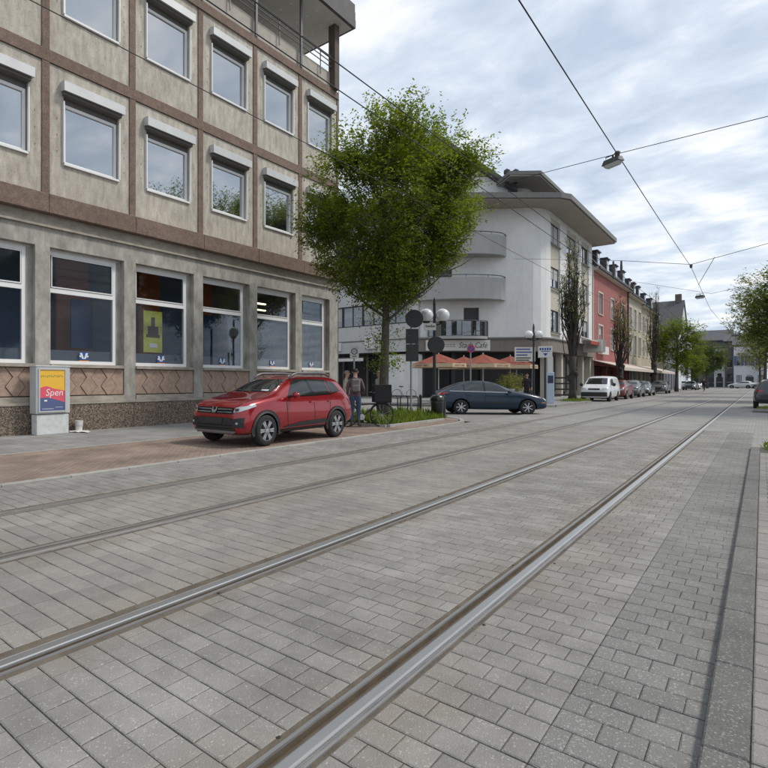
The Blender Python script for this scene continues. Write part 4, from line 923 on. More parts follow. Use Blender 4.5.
def pollard(seed, H, n_up, nl, base_r=0.26, spread=0.9):
    g = np.random.default_rng(seed); br = MB(); P_, D_, N_, S_ = [], [], [], []
    fork = H*0.28; br.tube([(0,0,0),(0.02,0,0.5),(0,0.03,fork*0.6),(0.03,0,fork)], [base_r*1.35,base_r,base_r*0.92,base_r*1.05], 10)
    for i in range(7): a = g.uniform(0,6.28); z = g.uniform(fork*0.4,fork*1.2); br.ball((math.cos(a)*base_r*0.8, math.sin(a)*base_r*0.8, z), g.uniform(0.10,0.22), 8)
    for i in range(n_up):
        a = g.uniform(0,6.28); z0 = g.uniform(fork*0.6, fork*1.5); top = H*g.uniform(0.62,1.0); rr = spread*math.sqrt(g.random())*(0.55+0.45*math.sin(math.pi*min(1,(top-fork)/(H-fork))))
        p = np.array([math.cos(a)*0.12, math.sin(a)*0.12, z0]); pts = [p]
        for s in np.linspace(0.15,1,7):
            out_ = rr*min(1, s*2.2); pts.append(np.array([math.cos(a)*out_, math.sin(a)*out_, z0+(top-z0)*s])+g.normal(0,0.06,3))
        r0 = g.uniform(0.035,0.08); br.tube(pts, [r0*(1-0.88*s) for s in np.linspace(0,1,8)], 5, cap=False)
        for k in range(3,8):
            for _ in range(4):
                e = pts[k]+np.array([g.normal(0,0.18),g.normal(0,0.18),g.uniform(0.15,0.6)]); br.tube([pts[k], (pts[k]+e)/2+g.normal(0,0.03,3), e], [0.014,0.009,0.003], 3, cap=False)
                if g.random() < nl:
                    m_ = g.integers(4,11); P_.append(e+g.normal(0,0.12,(m_,3))); D_.append(unit(g.normal(size=(m_,3)))); N_.append(unit(g.normal(size=(m_,3))+[0,0,1])); S_.append(g.uniform(0.06,0.13,m_))
    return br.mesh('trunk', 'bark_dark', True), leaf_mesh('crown', np.concatenate(P_), np.concatenate(D_), np.concatenate(N_), np.concatenate(S_), 'leaf_pale')
GP = 'bare upright trees along the left pavement'
plant('pollarded_tree', 'dark upright pollarded tree in front of the white van', (-9.35, 41.3, 0.09), pollard(3, 10.7, 46, 0.55, 0.22, 0.78), group=GP)
plant('pollarded_tree', 'dark upright tree before the awning and cream house', (-9.55, 59.5, 0.09), pollard(9, 9.0, 30, 0.7, 0.20, 0.95), group=GP)
plant('pollarded_tree', 'dark upright tree at the far end of the long awning', (-9.7, 82.0, 0.09), pollard(14, 12.5, 30, 0.3, 0.30, 0.85), group=GP)

# grass bed round the street tree
b = MB(); b.prism([(-10.35,14.75),(-8.30,14.75),(-8.30,18.6),(-8.75,19.15),(-10.35,19.15)], -0.02, 0.055)
BED = tag(b.build('planting_bed', 'earth'), kind='structure')
y = 14.75
while y < 18.5:
    MB().box(-8.30,-8.20,y+0.005,min(y+0.795,18.6),-0.02,0.105).build('edging_stone', 'kerb_light', BED, bevel=0.008); y += 0.8
MB().box(-10.35,-8.31,14.66,14.745,-0.02,0.10).build('edging_stone', 'kerb_light', BED)
def blades(n, x0, x1, y0, y1, z, hmin, hmax, seed, m='leaf_grass'):
    g = np.random.default_rng(seed); pos = np.stack([g.uniform(x0,x1,n), g.uniform(y0,y1,n), np.full(n,z)],1)
    pos[:,2] += 0
    clump = 0.6+0.7*np.abs(np.sin(pos[:,0]*3.1+seed)*np.cos(pos[:,1]*2.3))
    d = unit(np.stack([g.normal(0,0.35,n), g.normal(0,0.35,n), np.ones(n)],1)); nr = unit(np.stack([g.normal(size=n), g.normal(size=n), np.full(n,0.2)],1)); nr = unit(nr-d*(nr*d).sum(1)[:,None])
    return leaf_mesh('grass', pos, d, nr, g.uniform(hmin,hmax,n)*clump, m, 0.14)
tag(put(blades(5200, -10.3,-8.33,14.8,19.0,0.05,0.12,0.42,1), 'grass'), 'tall green grass growing round the street tree', 'grass', kind='stuff')
tag(put(blades(900, -9.7,-8.45,39.2,42.4,0.09,0.08,0.25,2), 'grass'), 'short grass strip round the pollarded tree before the van', 'grass', kind='stuff')
tag(put(blades(420, 0.02,0.75,14.3,15.6,0.06,0.10,0.32,3), 'weeds'), 'weeds sprouting at the right kerb corner', 'weeds', kind='stuff')
tag(put(blades(300, -0.2,0.9,34.0,36.0,0.10,0.06,0.2,4), 'weeds'), 'yellowish weeds on the kerb island at right', 'weeds', kind='stuff')
def shrub(seed, rx, rz_, n, lm, leaf=0.07):
    g = np.random.default_rng(seed); br = MB()
    for i in range(12): a = g.uniform(0,6.28); e = np.array([math.cos(a)*rx*0.7, math.sin(a)*rx*0.7, rz_*g.uniform(1.0,1.8)]); br.tube([(0,0,0), e*0.5+[0,0,0.1], e], [0.02,0.012,0.004], 4, cap=False)
    d = unit(g.normal(size=(n,3))); p = d*np.array([rx,rx,rz_])*(g.random((n,1))**0.45)*(0.8+0.35*np.abs(np.sin(d[:,:1]*5+seed)))+[0,0,rz_]
    return br.mesh('stem', 'bark_dark'), leaf_mesh('foliage', p, unit(g.normal(size=(n,3))+[0,0,0.4]), unit(g.normal(size=(n,3))+[0,0,1]), leaf*g.uniform(0.6,1.3,n), lm)
for (x, y, s, lab) in ((-10.9,33.6,1,'bushy potted olive shrub beside the cafe parasols'), (-11.3,35.6,2,'second potted shrub behind the olive one at the cafe')):
    S = thing('potted_shrub', lab, 'shrub', (x,y,0.09)); a, c = shrub(s, 0.85, 0.72, 1500, 'leaf_pale', 0.11); o = put(a, 'stem', S, (0,0,0.35)); o = put(c, 'foliage', S, (0,0,0.35))
    MB().lathe([(0.001,0),(0.24,0),(0.32,0.42),(0.35,0.42),(0.35,0.47),(0.30,0.47),(0.29,0.40),(0.001,0.40)], n=14).build('pot', 'brown_band', S)
# fallen leaves along the gutter of the parking strip and bed
b = MB()
for _ in range(260):
    x = rng.uniform(-8.25,-7.45) if rng.random() < 0.7 else rng.uniform(-10.3,-8.5); y = rng.uniform(13.5,18.6); a = rng.uniform(0,6.28); s = rng.uniform(0.015,0.035)
    b.add([(x+math.cos(a)*s,y+math.sin(a)*s,0.046),(x-math.sin(a)*s*0.6,y+math.cos(a)*s*0.6,0.05),(x-math.cos(a)*s,y-math.sin(a)*s,0.045)], [(0,1,2)])
mat('dry_leaf', (0.26,0.17,0.07), 0.9, var=0.3, scale=20)
tag(b.build('fallen_leaves', 'dry_leaf'), 'dry fallen leaves scattered before the grass bed', 'leaves', kind='stuff')
# ================================================================== vehicles
mat('tyre', (0.018,0.018,0.019), 0.85, var=0.1, scale=20); mat('rim_alloy', (0.55,0.56,0.58), 0.3, metal=0.8, var=0.05); mat('rim_dark', (0.05,0.05,0.055), 0.5, var=0.1)
mat('paint_red', (0.28,0.004,0.010), 0.22, var=0.03, coat=1.0, metal=0.35); mat('paint_blue', (0.010,0.026,0.048), 0.25, var=0.05, coat=0.35, spec=0.3); mat('paint_white', (0.68,0.69,0.70), 0.3, var=0.03, coat=0.6)
mat('paint_black', (0.012,0.013,0.016), 0.2, var=0.05, coat=1.0); mat('paint_silver', (0.42,0.43,0.44), 0.3, metal=0.5, var=0.04, coat=0.6); mat('paint_maroon', (0.17,0.02,0.018), 0.35, var=0.1, coat=0.5); mat('paint_grey', (0.10,0.105,0.11), 0.3, metal=0.3, var=0.05, coat=0.7)
mat('plastic_black', (0.022,0.022,0.024), 0.6, var=0.15, scale=20, bump=0.15); mat('gloss_black', (0.008,0.008,0.009), 0.15, var=0); mat('chrome', (0.65,0.65,0.66), 0.2, metal=1.0, var=0.03)
mat('lamp_clear', (0.42,0.44,0.46), 0.12, var=0.06, scale=20, coat=1.0); mat('lamp_red', (0.28,0.01,0.01), 0.2, var=0.05, coat=1.0); mat('lamp_amber', (0.5,0.16,0.02), 0.25, var=0); mat('seam', (0.006,0.004,0.004), 0.8, var=0); mat('plate', (0.03,0.03,0.032), 0.5, var=0); mat('paper', (0.6,0.62,0.64), 0.7, var=0.05)
glass_mat('car_glass', 0.60, (0.020,0.022,0.022), False, f0=0.06)
mat('seat_cloth', (0.03,0.03,0.033), 0.9, var=0.1)

def spline(st, x):
    for i in range(len(st)-1):
        if st[i][0] >= x >= st[i+1][0]:
            t = (st[i][0]-x)/(st[i][0]-st[i+1][0]); return [a+(b-a)*t for a, b in zip(st[i][1:], st[i+1][1:])]
def body_mesh(st, wheels, wr, paint, name='body', arch=0.055, arch_in=0.5):
    """loft through stations (x, zbottom, zshoulder, ztop, wmax, wshoulder, wtop), smooth it, cut the wheel arches"""
    v = []; f = []; rows = []
    for x, zb, zs, zt, wm, ws, wt in st:
        half = [(0,zb), (wm*0.86,zb), (wm*0.985,zb+0.10), (wm,(zb+zs)*0.5+0.03), (ws,zs), ((ws*0.42+wt*0.58), zs+(zt-zs)*0.52), (wt,zt-0.06*min(1,(zt-zs)*2)), (wt*0.72,zt-0.012), (0,zt+0.012)]
        row = [(x,y,z) for y,z in half]+[(x,-y,z) for y,z in half[-2:0:-1]]
        rows.append(range(len(v), len(v)+len(row))); v += row
    n = len(rows[0])
    for a, b in zip(rows[:-1], rows[1:]):
        for j in range(n): f.append((a[j], a[(j+1)%n], b[(j+1)%n], b[j]))
    f.append(tuple(reversed(rows[0]))); f.append(tuple(rows[-1]))
    me = bpy.data.meshes.new(name); me.from_pydata(v, [], f); me.update()
    bm = bmesh.new(); bm.from_mesh(me); bmesh.ops.recalc_face_normals(bm, faces=bm.faces); bm.to_mesh(me); bm.free()
    o = bpy.data.objects.new(name, me); COL.objects.link(o)
    m = o.modifiers.new('s', 'SUBSURF'); m.levels = m.render_levels = 3
    me = eval_mesh(o, name); o = bpy.data.objects.new(name, me); COL.objects.link(o)
    cut = []
    for wx in wheels:
        for s in (-1, 1):
            c = MB(); c.lathe([(0.0001,0),(wr+arch,0),(wr+arch,0.7),(0.0001,0.7)], (0,0,0), 28, axis='y'); cm = c.mesh('c', 'seam')
            b2 = bmesh.new(); b2.from_mesh(cm); bmesh.ops.remove_doubles(b2, verts=b2.verts, dist=1e-3); bmesh.ops.recalc_face_normals(b2, faces=b2.faces); b2.to_mesh(cm); b2.free()
            co_ = put(cm, 'c', None, (wx, arch_in if s > 0 else -arch_in-0.7, wr)); cut.append(co_)
            m = o.modifiers.new('b', 'BOOLEAN'); m.operation = 'DIFFERENCE'; m.object = co_; m.solver = 'EXACT'
    me = eval_mesh(o, name)
    for c in cut: bpy.data.objects.remove(c)
    me.materials.clear(); me.materials.append(MATS[paint]); me.materials.append(MATS['seam'])
    # faces left by the arch cutters are dark lining
    for p in me.polygons:
        c = p.center; d = min(math.hypot(c.x-wx, c.z-wr) for wx in wheels); inner = d < wr+arch+0.004 and (abs(abs(c.y)-arch_in) < 0.01 or d > wr+arch-0.01)
        p.material_index = 1 if inner else 0; p.use_smooth = not inner
    return me
class Skin:
    """projects flat outlines onto a body so that panes, lamps and seams follow it"""
    def __init__(s, me): s.t = BVHTree.FromPolygons([v.co.copy() for v in me.vertices], [tuple(p.vertices) for p in me.polygons])
    def patch(s, name, m, parent, poly, axis, off=0.005, sub=4, both=True, dirs=None):
        out_ = []
        for sg in ((1,-1) if both and axis == 'y' else (1,)):
            bm = bmesh.new(); vs = []
            for a, b in poly:
                vs.append(bm.verts.new((a,0,b) if axis == 'y' else (0,a,b) if axis in ('x','-x') else (a,b,0)))
            fc = bm.faces.new(vs); bmesh.ops.triangulate(bm, faces=[fc])
            for _ in range(sub):
                es = [e for e in bm.edges if e.calc_length() > 0.09]
                if not es: break
                bmesh.ops.subdivide_edges(bm, edges=es, cuts=1); bmesh.ops.triangulate(bm, faces=bm.faces[:])
            ok = True
            for v in bm.verts:
                c = v.co
                if axis == 'y': o_, d = Vector((c.x, 3*sg, c.z)), Vector((0,-sg,0))
                elif axis == 'x': o_, d = Vector((5, c.y, c.z)), Vector((-1,0,0))
                elif axis == '-x': o_, d = Vector((-5, c.y, c.z)), Vector((1,0,0))
                else: o_, d = Vector((c.x, c.y, 5)), Vector((0,0,-1))
                h, nn, _, _ = s.t.ray_cast(o_, d)
                if h is None: h, nn, _, _ = s.t.find_nearest(Vector((c.x, 0.9*sg, c.z)) if axis == 'y' else Vector((2.5 if axis == 'x' else -2.5, c.y, c.z)))
                v.co = h-d*off*0.6+(nn if nn.dot(d) < 0 else -nn)*off*0.6
            bmesh.ops.recalc_face_normals(bm, faces=bm.faces)
            nrm = sum((f.normal for f in bm.faces), Vector()); want = Vector((0,sg,0)) if axis == 'y' else Vector((1,0,0)) if axis == 'x' else Vector((-1,0,0)) if axis == '-x' else Vector((0,0,1))
            if nrm.dot(want) < 0: bmesh.ops.reverse_faces(bm, faces=bm.faces)
            me = bpy.data.meshes.new(name); bm.to_mesh(me); bm.free(); me.materials.append(MATS[m])
            for p in me.polygons: p.use_smooth = True
            out_.append(put(me, name, parent))
        return out_
    def line(s, name, m, parent, pts, axis, w=0.012, **k):
        """a thin strip along a polyline in the projection plane"""
        res = []
        for (a,b),(c,d) in zip(pts[:-1], pts[1:]):
            v = Vector((c-a, d-b)); n = Vector((-v.y, v.x)).normalized()*w/2; res += s.patch(name, m, parent, [(a-n.x,b-n.y),(c-n.x,d-n.y),(c+n.x,d+n.y),(a+n.x,b+n.y)], axis, **k)
        return res
WHEELS = {}
def wheel_meshes(r, spokes, rimm):
    key = (r, spokes, rimm)
    if key not in WHEELS:
        t = MB(); w_ = 0.10
        t.lathe([(r*0.62,-w_),(r*0.90,-w_),(r*0.975,-w_*0.8),(r,-w_*0.4),(r,w_*0.4),(r*0.975,w_*0.8),(r*0.90,w_),(r*0.70,w_*1.02),(r*0.62,w_*0.9)], n=28, axis='y')
        ri = MB(); ri.lathe([(r*0.70,w_*1.0),(r*0.66,w_*1.03),(r*0.62,w_*0.95),(r*0.60,w_*0.3),(0.001,w_*0.3)], n=28, axis='y')
        sp = MB()
        for i in range(spokes):
            a = 2*math.pi*i/spokes
            for off_ in ((-0.13,0.13) if spokes <= 6 else (0,)):
                a1 = a+off_; u = Vector((math.cos(a1),0,math.sin(a1))); n_ = Vector((-math.sin(a1),0,math.cos(a1)))
                sp.obox(u*(r*0.38)+Vector((0,w_*0.86,0)), u*(r*0.27), n_*(r*0.055), Vector((0,0.014,0)))
        sp.lathe([(0.001,w_*1.02),(r*0.14,w_*1.0),(r*0.17,w_*0.85),(r*0.17,w_*0.5)], n=14, axis='y')
        WHEELS[key] = (t.mesh('tyre', 'tyre', True), ri.mesh('rim', 'rim_dark' if rimm == 'rim_alloy' else rimm), sp.mesh('spokes', rimm))
    return WHEELS[key]
def add_wheels(root, xs, half, r, spokes=5, rimm='rim_alloy'):
    t, ri, sp = wheel_meshes(r, spokes, rimm)
    for x in xs:
        for s in (-1, 1):
            o = put(t, 'wheel', root, (x, s*(half-0.11), r)); o.rotation_euler = (0,0,0 if s > 0 else math.pi)
            put(ri, 'rim', o); put(sp, 'spokes', o)

# ---- the red crossover parked by the bank
RED = thing('parked_car', 'red crossover hatchback with black cladding parked by the bank', 'car', (-8.60, 9.95, 0.03), R(-90))
stR = [(2.02,0.36,0.60,0.66,0.50,0.46,0.36),(2.00,0.28,0.66,0.78,0.74,0.66,0.52),(1.93,0.25,0.80,0.91,0.82,0.76,0.64),(1.72,0.23,0.88,0.99,0.87,0.83,0.70),(1.25,0.23,0.955,1.065,0.885,0.855,0.72),(0.98,0.23,0.985,1.12,0.885,0.86,0.72),
       (0.86,0.23,0.99,1.16,0.885,0.86,0.70),(0.52,0.23,0.995,1.335,0.885,0.855,0.63),(0.16,0.23,1.00,1.475,0.885,0.85,0.57),(-0.30,0.23,1.015,1.54,0.885,0.845,0.565),(-0.85,0.24,1.035,1.545,0.885,0.84,0.56),(-1.40,0.26,1.06,1.53,0.885,0.84,0.55),(-1.70,0.29,1.08,1.495,0.885,0.825,0.54),(-1.80,0.30,1.08,1.43,0.88,0.81,0.54),(-1.95,0.32,1.05,1.20,0.865,0.79,0.58),(-2.04,0.34,0.92,1.03,0.84,0.77,0.60),(-2.06,0.38,0.66,0.88,0.80,0.74,0.56)]
WXR = (1.30, -1.31)
meR = body_mesh(stR, WXR, 0.335, 'paint_red'); BR = put(meR, 'body', RED); sk = Skin(meR)
add_wheels(RED, WXR, 0.895, 0.335, 6)
sk.patch('windscreen', 'car_glass', RED, [(-0.60,1.145),(0.60,1.145),(0.565,1.25),(0.495,1.43),(-0.495,1.43),(-0.565,1.25)], 'x')
sk.patch('rear_window', 'car_glass', RED, [(-0.48,1.14),(0.48,1.14),(0.42,1.40),(-0.42,1.40)], '-x')
sk.patch('door_window', 'car_glass', RED, [(0.52,1.06),(-0.36,1.065),(-0.36,1.44),(-0.02,1.435),(0.16,1.38)], 'y')
sk.patch('door_window', 'car_glass', RED, [(-0.44,1.065),(-1.12,1.09),(-1.12,1.425),(-0.44,1.445)], 'y')
sk.patch('quarter_window', 'car_glass', RED, [(-1.16,1.095),(-1.56,1.17),(-1.46,1.34),(-1.16,1.42)], 'y')
sk.line('window_trim', 'gloss_black', RED, [(-0.40,1.06),(-0.40,1.45)], 'y', w=0.085, off=0.007)
for pts in ([(0.62,0.95),(0.60,0.50),(0.55,0.33)], [(-0.40,1.05),(-0.40,0.34)], [(-1.10,1.08),(-1.02,0.75),(-0.95,0.40)], [(0.62,0.95),(0.50,1.06)]): sk.line('door_seam', 'seam', RED, pts, 'y', w=0.011, off=0.003)
for x in (-0.24, -0.95): sk.patch('door_handle', 'paint_red', RED, [(x,0.885),(x-0.17,0.895),(x-0.17,0.925),(x,0.915)], 'y', off=0.03)
sk.patch('door_cladding', 'plastic_black', RED, [(0.80,0.36),(-0.90,0.40),(-0.80,0.50),(0.10,0.47),(0.62,0.40)], 'y', off=0.012)
sk.patch('sill_cladding', 'plastic_black', RED, [(0.92,0.25),(-0.93,0.27),(-0.93,0.345),(0.92,0.325)], 'y', off=0.012)
def arch_ring(root, sk, xs, r0, r1, zc, n=14):
    for wx in xs:
        for sg in (1, -1):
            b = MB(); ring = []
            for i in range(n+1):
                a = math.pi*(i/n)*1.16-0.25
                for rr in (r0, r1):
                    x, z = wx+rr*math.cos(a), zc+rr*math.sin(a); h, nn, _, _ = sk.t.ray_cast(Vector((x,3*sg,z)), Vector((0,-sg,0)))
                    if h is None or abs(h.y) < 0.6: h = Vector((x, 0.86*sg, z))
                    ring.append((x, h.y+sg*0.018, z))
            m_ = len(ring); inner = [(x, y-sg*0.10, z) for x, y, z in ring[::2]]
            b.add(ring+inner, [(2*i,2*i+1,2*i+3,2*i+2) if sg < 0 else (2*i+2,2*i+3,2*i+1,2*i) for i in range(n)]+[(2*i,2*i+2,m_+i+1,m_+i) for i in range(n)]); b.build('wheel_arch', 'plastic_black', root, smooth=True)
arch_ring(RED, sk, WXR, 0.372, 0.445, 0.335)
# front: grille, lamps, bumper
sk.patch('grille', 'gloss_black', RED, [(-0.56,0.70),(0.56,0.70),(0.54,0.83),(-0.54,0.83)], 'x', off=0.010)
for z in (0.735, 0.795): sk.line('grille_bar', 'chrome', RED, [(-0.52,z),(-0.10,z)], 'x', w=0.014, off=0.016); sk.line('grille_bar', 'chrome', RED, [(0.10,z),(0.52,z)], 'x', w=0.014, off=0.016)
sk.patch('emblem', 'chrome', RED, [(-0.075,0.83),(-0.075,0.76),(-0.045,0.715),(0.045,0.715),(0.075,0.76),(0.075,0.83)], 'x', off=0.024)
sk.patch('emblem_inset', 'gloss_black', RED, [(-0.035,0.832),(-0.035,0.775),(0.035,0.775),(0.035,0.832)], 'x', off=0.028)
for s in (-1, 1):
    sk.patch('headlight', 'lamp_clear', RED, [(s*0.56,0.735),(s*0.72,0.75),(s*0.80,0.80),(s*0.78,0.865),(s*0.60,0.835)][::s], 'x', off=0.010)
    sk.patch('headlight_lens', 'gloss_black', RED, [(s*0.60,0.755),(s*0.68,0.762),(s*0.68,0.815),(s*0.60,0.81)][::s], 'x', off=0.016)
    sk.patch('fog_lamp_surround', 'plastic_black', RED, [(s*0.50,0.42),(s*0.80,0.42),(s*0.80,0.63),(s*0.56,0.60)][::s], 'x', off=0.012)
    sk.patch('fog_lamp', 'lamp_clear', RED, [(s*0.645,0.49),(s*0.70,0.49),(s*0.70,0.53),(s*0.645,0.53)][::s], 'x', off=0.02)
    sk.patch('tail_light', 'lamp_red', RED, [(s*0.60,0.86),(s*0.80,0.88),(s*0.78,1.05),(s*0.60,1.04)][::s], '-x', off=0.010)
sk.patch('headlight', 'lamp_clear', RED, [(1.93,0.77),(1.58,0.86),(1.60,0.90),(1.92,0.85)], 'y', off=0.008)
sk.patch('lower_grille', 'plastic_black', RED, [(-0.62,0.34),(0.62,0.34),(0.50,0.62),(-0.50,0.62)], 'x', off=0.010)
for z in (0.40, 0.46): sk.line('bumper_slat', 'seam', RED, [(-0.55,z),(0.55,z)], 'x', w=0.022, off=0.014)
sk.line('window_trim', 'gloss_black', RED, [(0.56,1.045),(-0.36,1.05),(-1.14,1.075),(-1.58,1.155)], 'y', w=0.022, off=0.008)
sk.patch('number_plate', 'plate', RED, [(-0.26,0.50),(0.26,0.50),(0.26,0.61),(-0.26,0.61)], 'x', off=0.022)
sk.patch('skid_plate', 'rail_side', RED, [(-0.52,0.285),(0.52,0.285),(0.66,0.345),(-0.66,0.345)], 'x', off=0.018)
sk.patch('dash_paper', 'paper', RED, [(0.28,1.165),(0.50,1.165),(0.48,1.195),(0.28,1.195)], 'x', off=0.010)
sk.line('bonnet_seam', 'seam', RED, [(1.88,0.66),(1.0,0.78)], 'z', w=0.012, off=0.003); sk.line('bonnet_seam', 'seam', RED, [(1.88,-0.66),(1.0,-0.78)], 'z', w=0.012, off=0.003)
sk.patch('number_plate', 'paper', RED, [(-0.26,0.70),(0.26,0.70),(0.26,0.81),(-0.26,0.81)], '-x', off=0.012)
for s in (-1, 1):
    b = MB(); b.tube([(0.16,s*0.545,1.45),(0.06,s*0.555,1.53),(-0.10,s*0.56,1.572),(-0.95,s*0.555,1.585),(-1.25,s*0.545,1.57),(-1.42,s*0.53,1.50)], [0.026,0.032,0.032,0.032,0.032,0.026], 6); b.build('roof_rail', 'rail_grey', RED, smooth=True)
    b = MB(); b.ball((0.46,s*0.985,1.075), 0.11, 12, 0.70); b.v = [(0.46+(x-0.46)*0.65, y*1.0, z) for x,y,z in b.v]; mr = b.build('mirror', 'paint_red', RED, smooth=True)
    b = MB(); b.tube([(0.47,s*0.82,1.04),(0.46,s*0.93,1.06)], 0.035, 6); b.build('mirror_arm', 'plastic_black', mr)
sk.line('wiper', 'plastic_black', RED, [(0.45,1.155),(0.02,1.185)], 'x', w=0.016, off=0.012); sk.line('wiper', 'plastic_black', RED, [(-0.05,1.155),(-0.48,1.185)], 'x', w=0.016, off=0.012)

# ---- generic saloon / hatchback used for the other cars
def simple_car(name, label, loc, rz, st, wx, wr, paint, half, side, ws, rw, spokes=7, group=None, detail=True, frontz=(0.62,0.74), tailz=(0.78,0.95), lampw=(0.48,0.74), rimm='rim_alloy'):
    C_ = thing(name, label, 'car', loc, rz, group); key = (id(st), paint)
    me = body_mesh(st, wx, wr, paint); put(me, 'body', C_); k = Skin(me); add_wheels(C_, wx, half, wr, spokes, rimm)
    k.patch('windscreen', 'car_glass', C_, ws, 'x'); k.patch('rear_window', 'car_glass', C_, rw, '-x')
    for q in side: k.patch('side_window', 'car_glass', C_, q, 'y')
    for s in (-1, 1):
        a, b_ = lampw
        k.patch('headlight', 'lamp_clear', C_, [(s*a,frontz[0]),(s*b_,frontz[0]+0.02),(s*b_,frontz[1]),(s*a,frontz[1]-0.02)][::s], 'x', off=0.010)
        k.patch('tail_light', 'lamp_red', C_, [(s*a*1.1,tailz[0]),(s*b_,tailz[0]),(s*b_,tailz[1]),(s*a*1.1,tailz[1])][::s], '-x', off=0.010)
    k.patch('grille', 'gloss_black', C_, [(-0.36,frontz[0]-0.02),(0.36,frontz[0]-0.02),(0.36,frontz[1]-0.05),(-0.36,frontz[1]-0.05)], 'x', off=0.010)
    k.patch('number_plate', 'plate', C_, [(-0.26,0.42),(0.26,0.42),(0.26,0.53),(-0.26,0.53)], 'x', off=0.02); k.patch('number_plate', 'paper', C_, [(-0.26,0.60),(0.26,0.60),(0.26,0.71),(-0.26,0.71)], '-x', off=0.015)
    return C_, k
stB = [(2.28,0.34,0.55,0.60,0.50,0.44,0.34),(2.24,0.26,0.60,0.68,0.74,0.66,0.50),(2.10,0.22,0.68,0.77,0.83,0.77,0.62),(1.70,0.20,0.79,0.88,0.87,0.83,0.68),(1.20,0.20,0.87,0.98,0.88,0.85,0.70),(0.98,0.20,0.89,1.02,0.88,0.85,0.69),
       (0.60,0.20,0.905,1.20,0.88,0.845,0.62),(0.15,0.20,0.92,1.40,0.88,0.84,0.555),(-0.35,0.20,0.935,1.475,0.88,0.835,0.545),(-0.85,0.21,0.95,1.46,0.88,0.83,0.53),(-1.30,0.22,0.965,1.375,0.875,0.815,0.50),(-1.75,0.25,0.965,1.21,0.86,0.78,0.48),(-2.10,0.28,0.93,1.04,0.82,0.73,0.48),(-2.24,0.32,0.84,0.95,0.76,0.68,0.46),(-2.28,0.40,0.62,0.76,0.66,0.60,0.42)]
BLU, kb = simple_car('blue_car', 'dark blue fastback car turning out of the side street', (-8.95, 24.75, -0.03), R(36), stB, (1.40,-1.34), 0.32, 'paint_blue', 0.885,
    [[(0.70,0.965),(-0.30,0.985),(-0.30,1.39),(0.02,1.365),(0.24,1.28)], [(-0.37,0.985),(-1.15,1.01),(-1.15,1.34),(-0.37,1.395)], [(-1.20,1.01),(-1.75,1.03),(-1.55,1.16),(-1.20,1.31)]],
    [(-0.60,1.05),(0.60,1.05),(0.48,1.37),(-0.48,1.37)], [(-0.46,1.05),(0.46,1.05),(0.44,1.34),(-0.44,1.34)], spokes=7, frontz=(0.58,0.70))
for pts in ([(0.72,0.90),(0.70,0.30)], [(-0.33,0.98),(-0.33,0.30)], [(-1.16,1.0),(-1.05,0.62),(-0.98,0.40)]): kb.line('door_seam', 'seam', BLU, pts, 'y', w=0.012, off=0.003)
kb.line('window_trim', 'gloss_black', BLU, [(-0.335,0.985),(-0.335,1.41)], 'y', w=0.07, off=0.007); kb.line('window_trim', 'chrome', BLU, [(0.72,0.955),(-0.30,0.975),(-1.15,1.0),(-1.78,1.02)], 'y', w=0.016, off=0.008)
kb.line('side_trim', 'plastic_black', BLU, [(0.85,0.52),(-0.92,0.54)], 'y', w=0.05, off=0.010)
for x in (-0.14,-0.92): kb.patch('door_handle', 'paint_blue', BLU, [(x,0.82),(x-0.17,0.83),(x-0.17,0.86),(x,0.85)], 'y', off=0.025)
for s in (-1, 1):
    b = MB(); b.ball((0.62,s*0.97,0.99), 0.085, 10, 0.7); b.build('mirror', 'paint_blue', BLU, smooth=True)
kb.patch('indicator', 'lamp_amber', BLU, [(2.12,0.50),(1.98,0.50),(1.98,0.54),(2.12,0.54)], 'y', off=0.01)

# white van
stV = [(2.18,0.34,0.60,0.68,0.60,0.54,0.44),(2.14,0.26,0.72,0.84,0.80,0.72,0.58),(2.0,0.24,0.90,1.00,0.88,0.84,0.70),(1.55,0.22,1.02,1.14,0.90,0.88,0.74),(1.30,0.22,1.05,1.22,0.90,0.88,0.74),(0.95,0.22,1.08,1.52,0.90,0.87,0.70),(0.55,0.22,1.10,1.76,0.90,0.87,0.70),(0.0,0.22,1.10,1.82,0.90,0.88,0.73),(-1.2,0.24,1.10,1.83,0.90,0.88,0.74),(-2.0,0.26,1.10,1.80,0.90,0.88,0.74),(-2.16,0.30,1.08,1.72,0.88,0.86,0.72),(-2.2,0.40,0.9,1.5,0.84,0.82,0.70)]
VAN, kv = simple_car('white_van', 'white delivery van parked behind the dark pollarded tree', (-8.72, 46.6, -0.03), R(-90), stV, (1.42,-1.30), 0.33, 'paint_white', 0.905,
    [[(0.98,1.14),(0.02,1.14),(0.02,1.60),(0.42,1.60),(0.72,1.48)]], [(-0.66,1.22),(0.66,1.22),(0.58,1.66),(-0.58,1.66)], [(-0.6,1.15),(0.6,1.15),(0.58,1.60),(-0.58,1.60)], frontz=(0.84,0.98), lampw=(0.50,0.78), rimm='rim_dark')
kv.patch('bumper', 'plastic_black', VAN, [(-0.80,0.36),(0.80,0.36),(0.80,0.66),(-0.80,0.66)], 'x', off=0.015)
kv.line('door_seam', 'seam', VAN, [(0.0,1.6),(0.0,0.3)], 'y', w=0.014, off=0.004)
for s in (-1, 1):
    b = MB(); b.ball((0.98,s*1.02,1.20), 0.12, 10, 1.1); b.build('mirror', 'plastic_black', VAN, smooth=True)
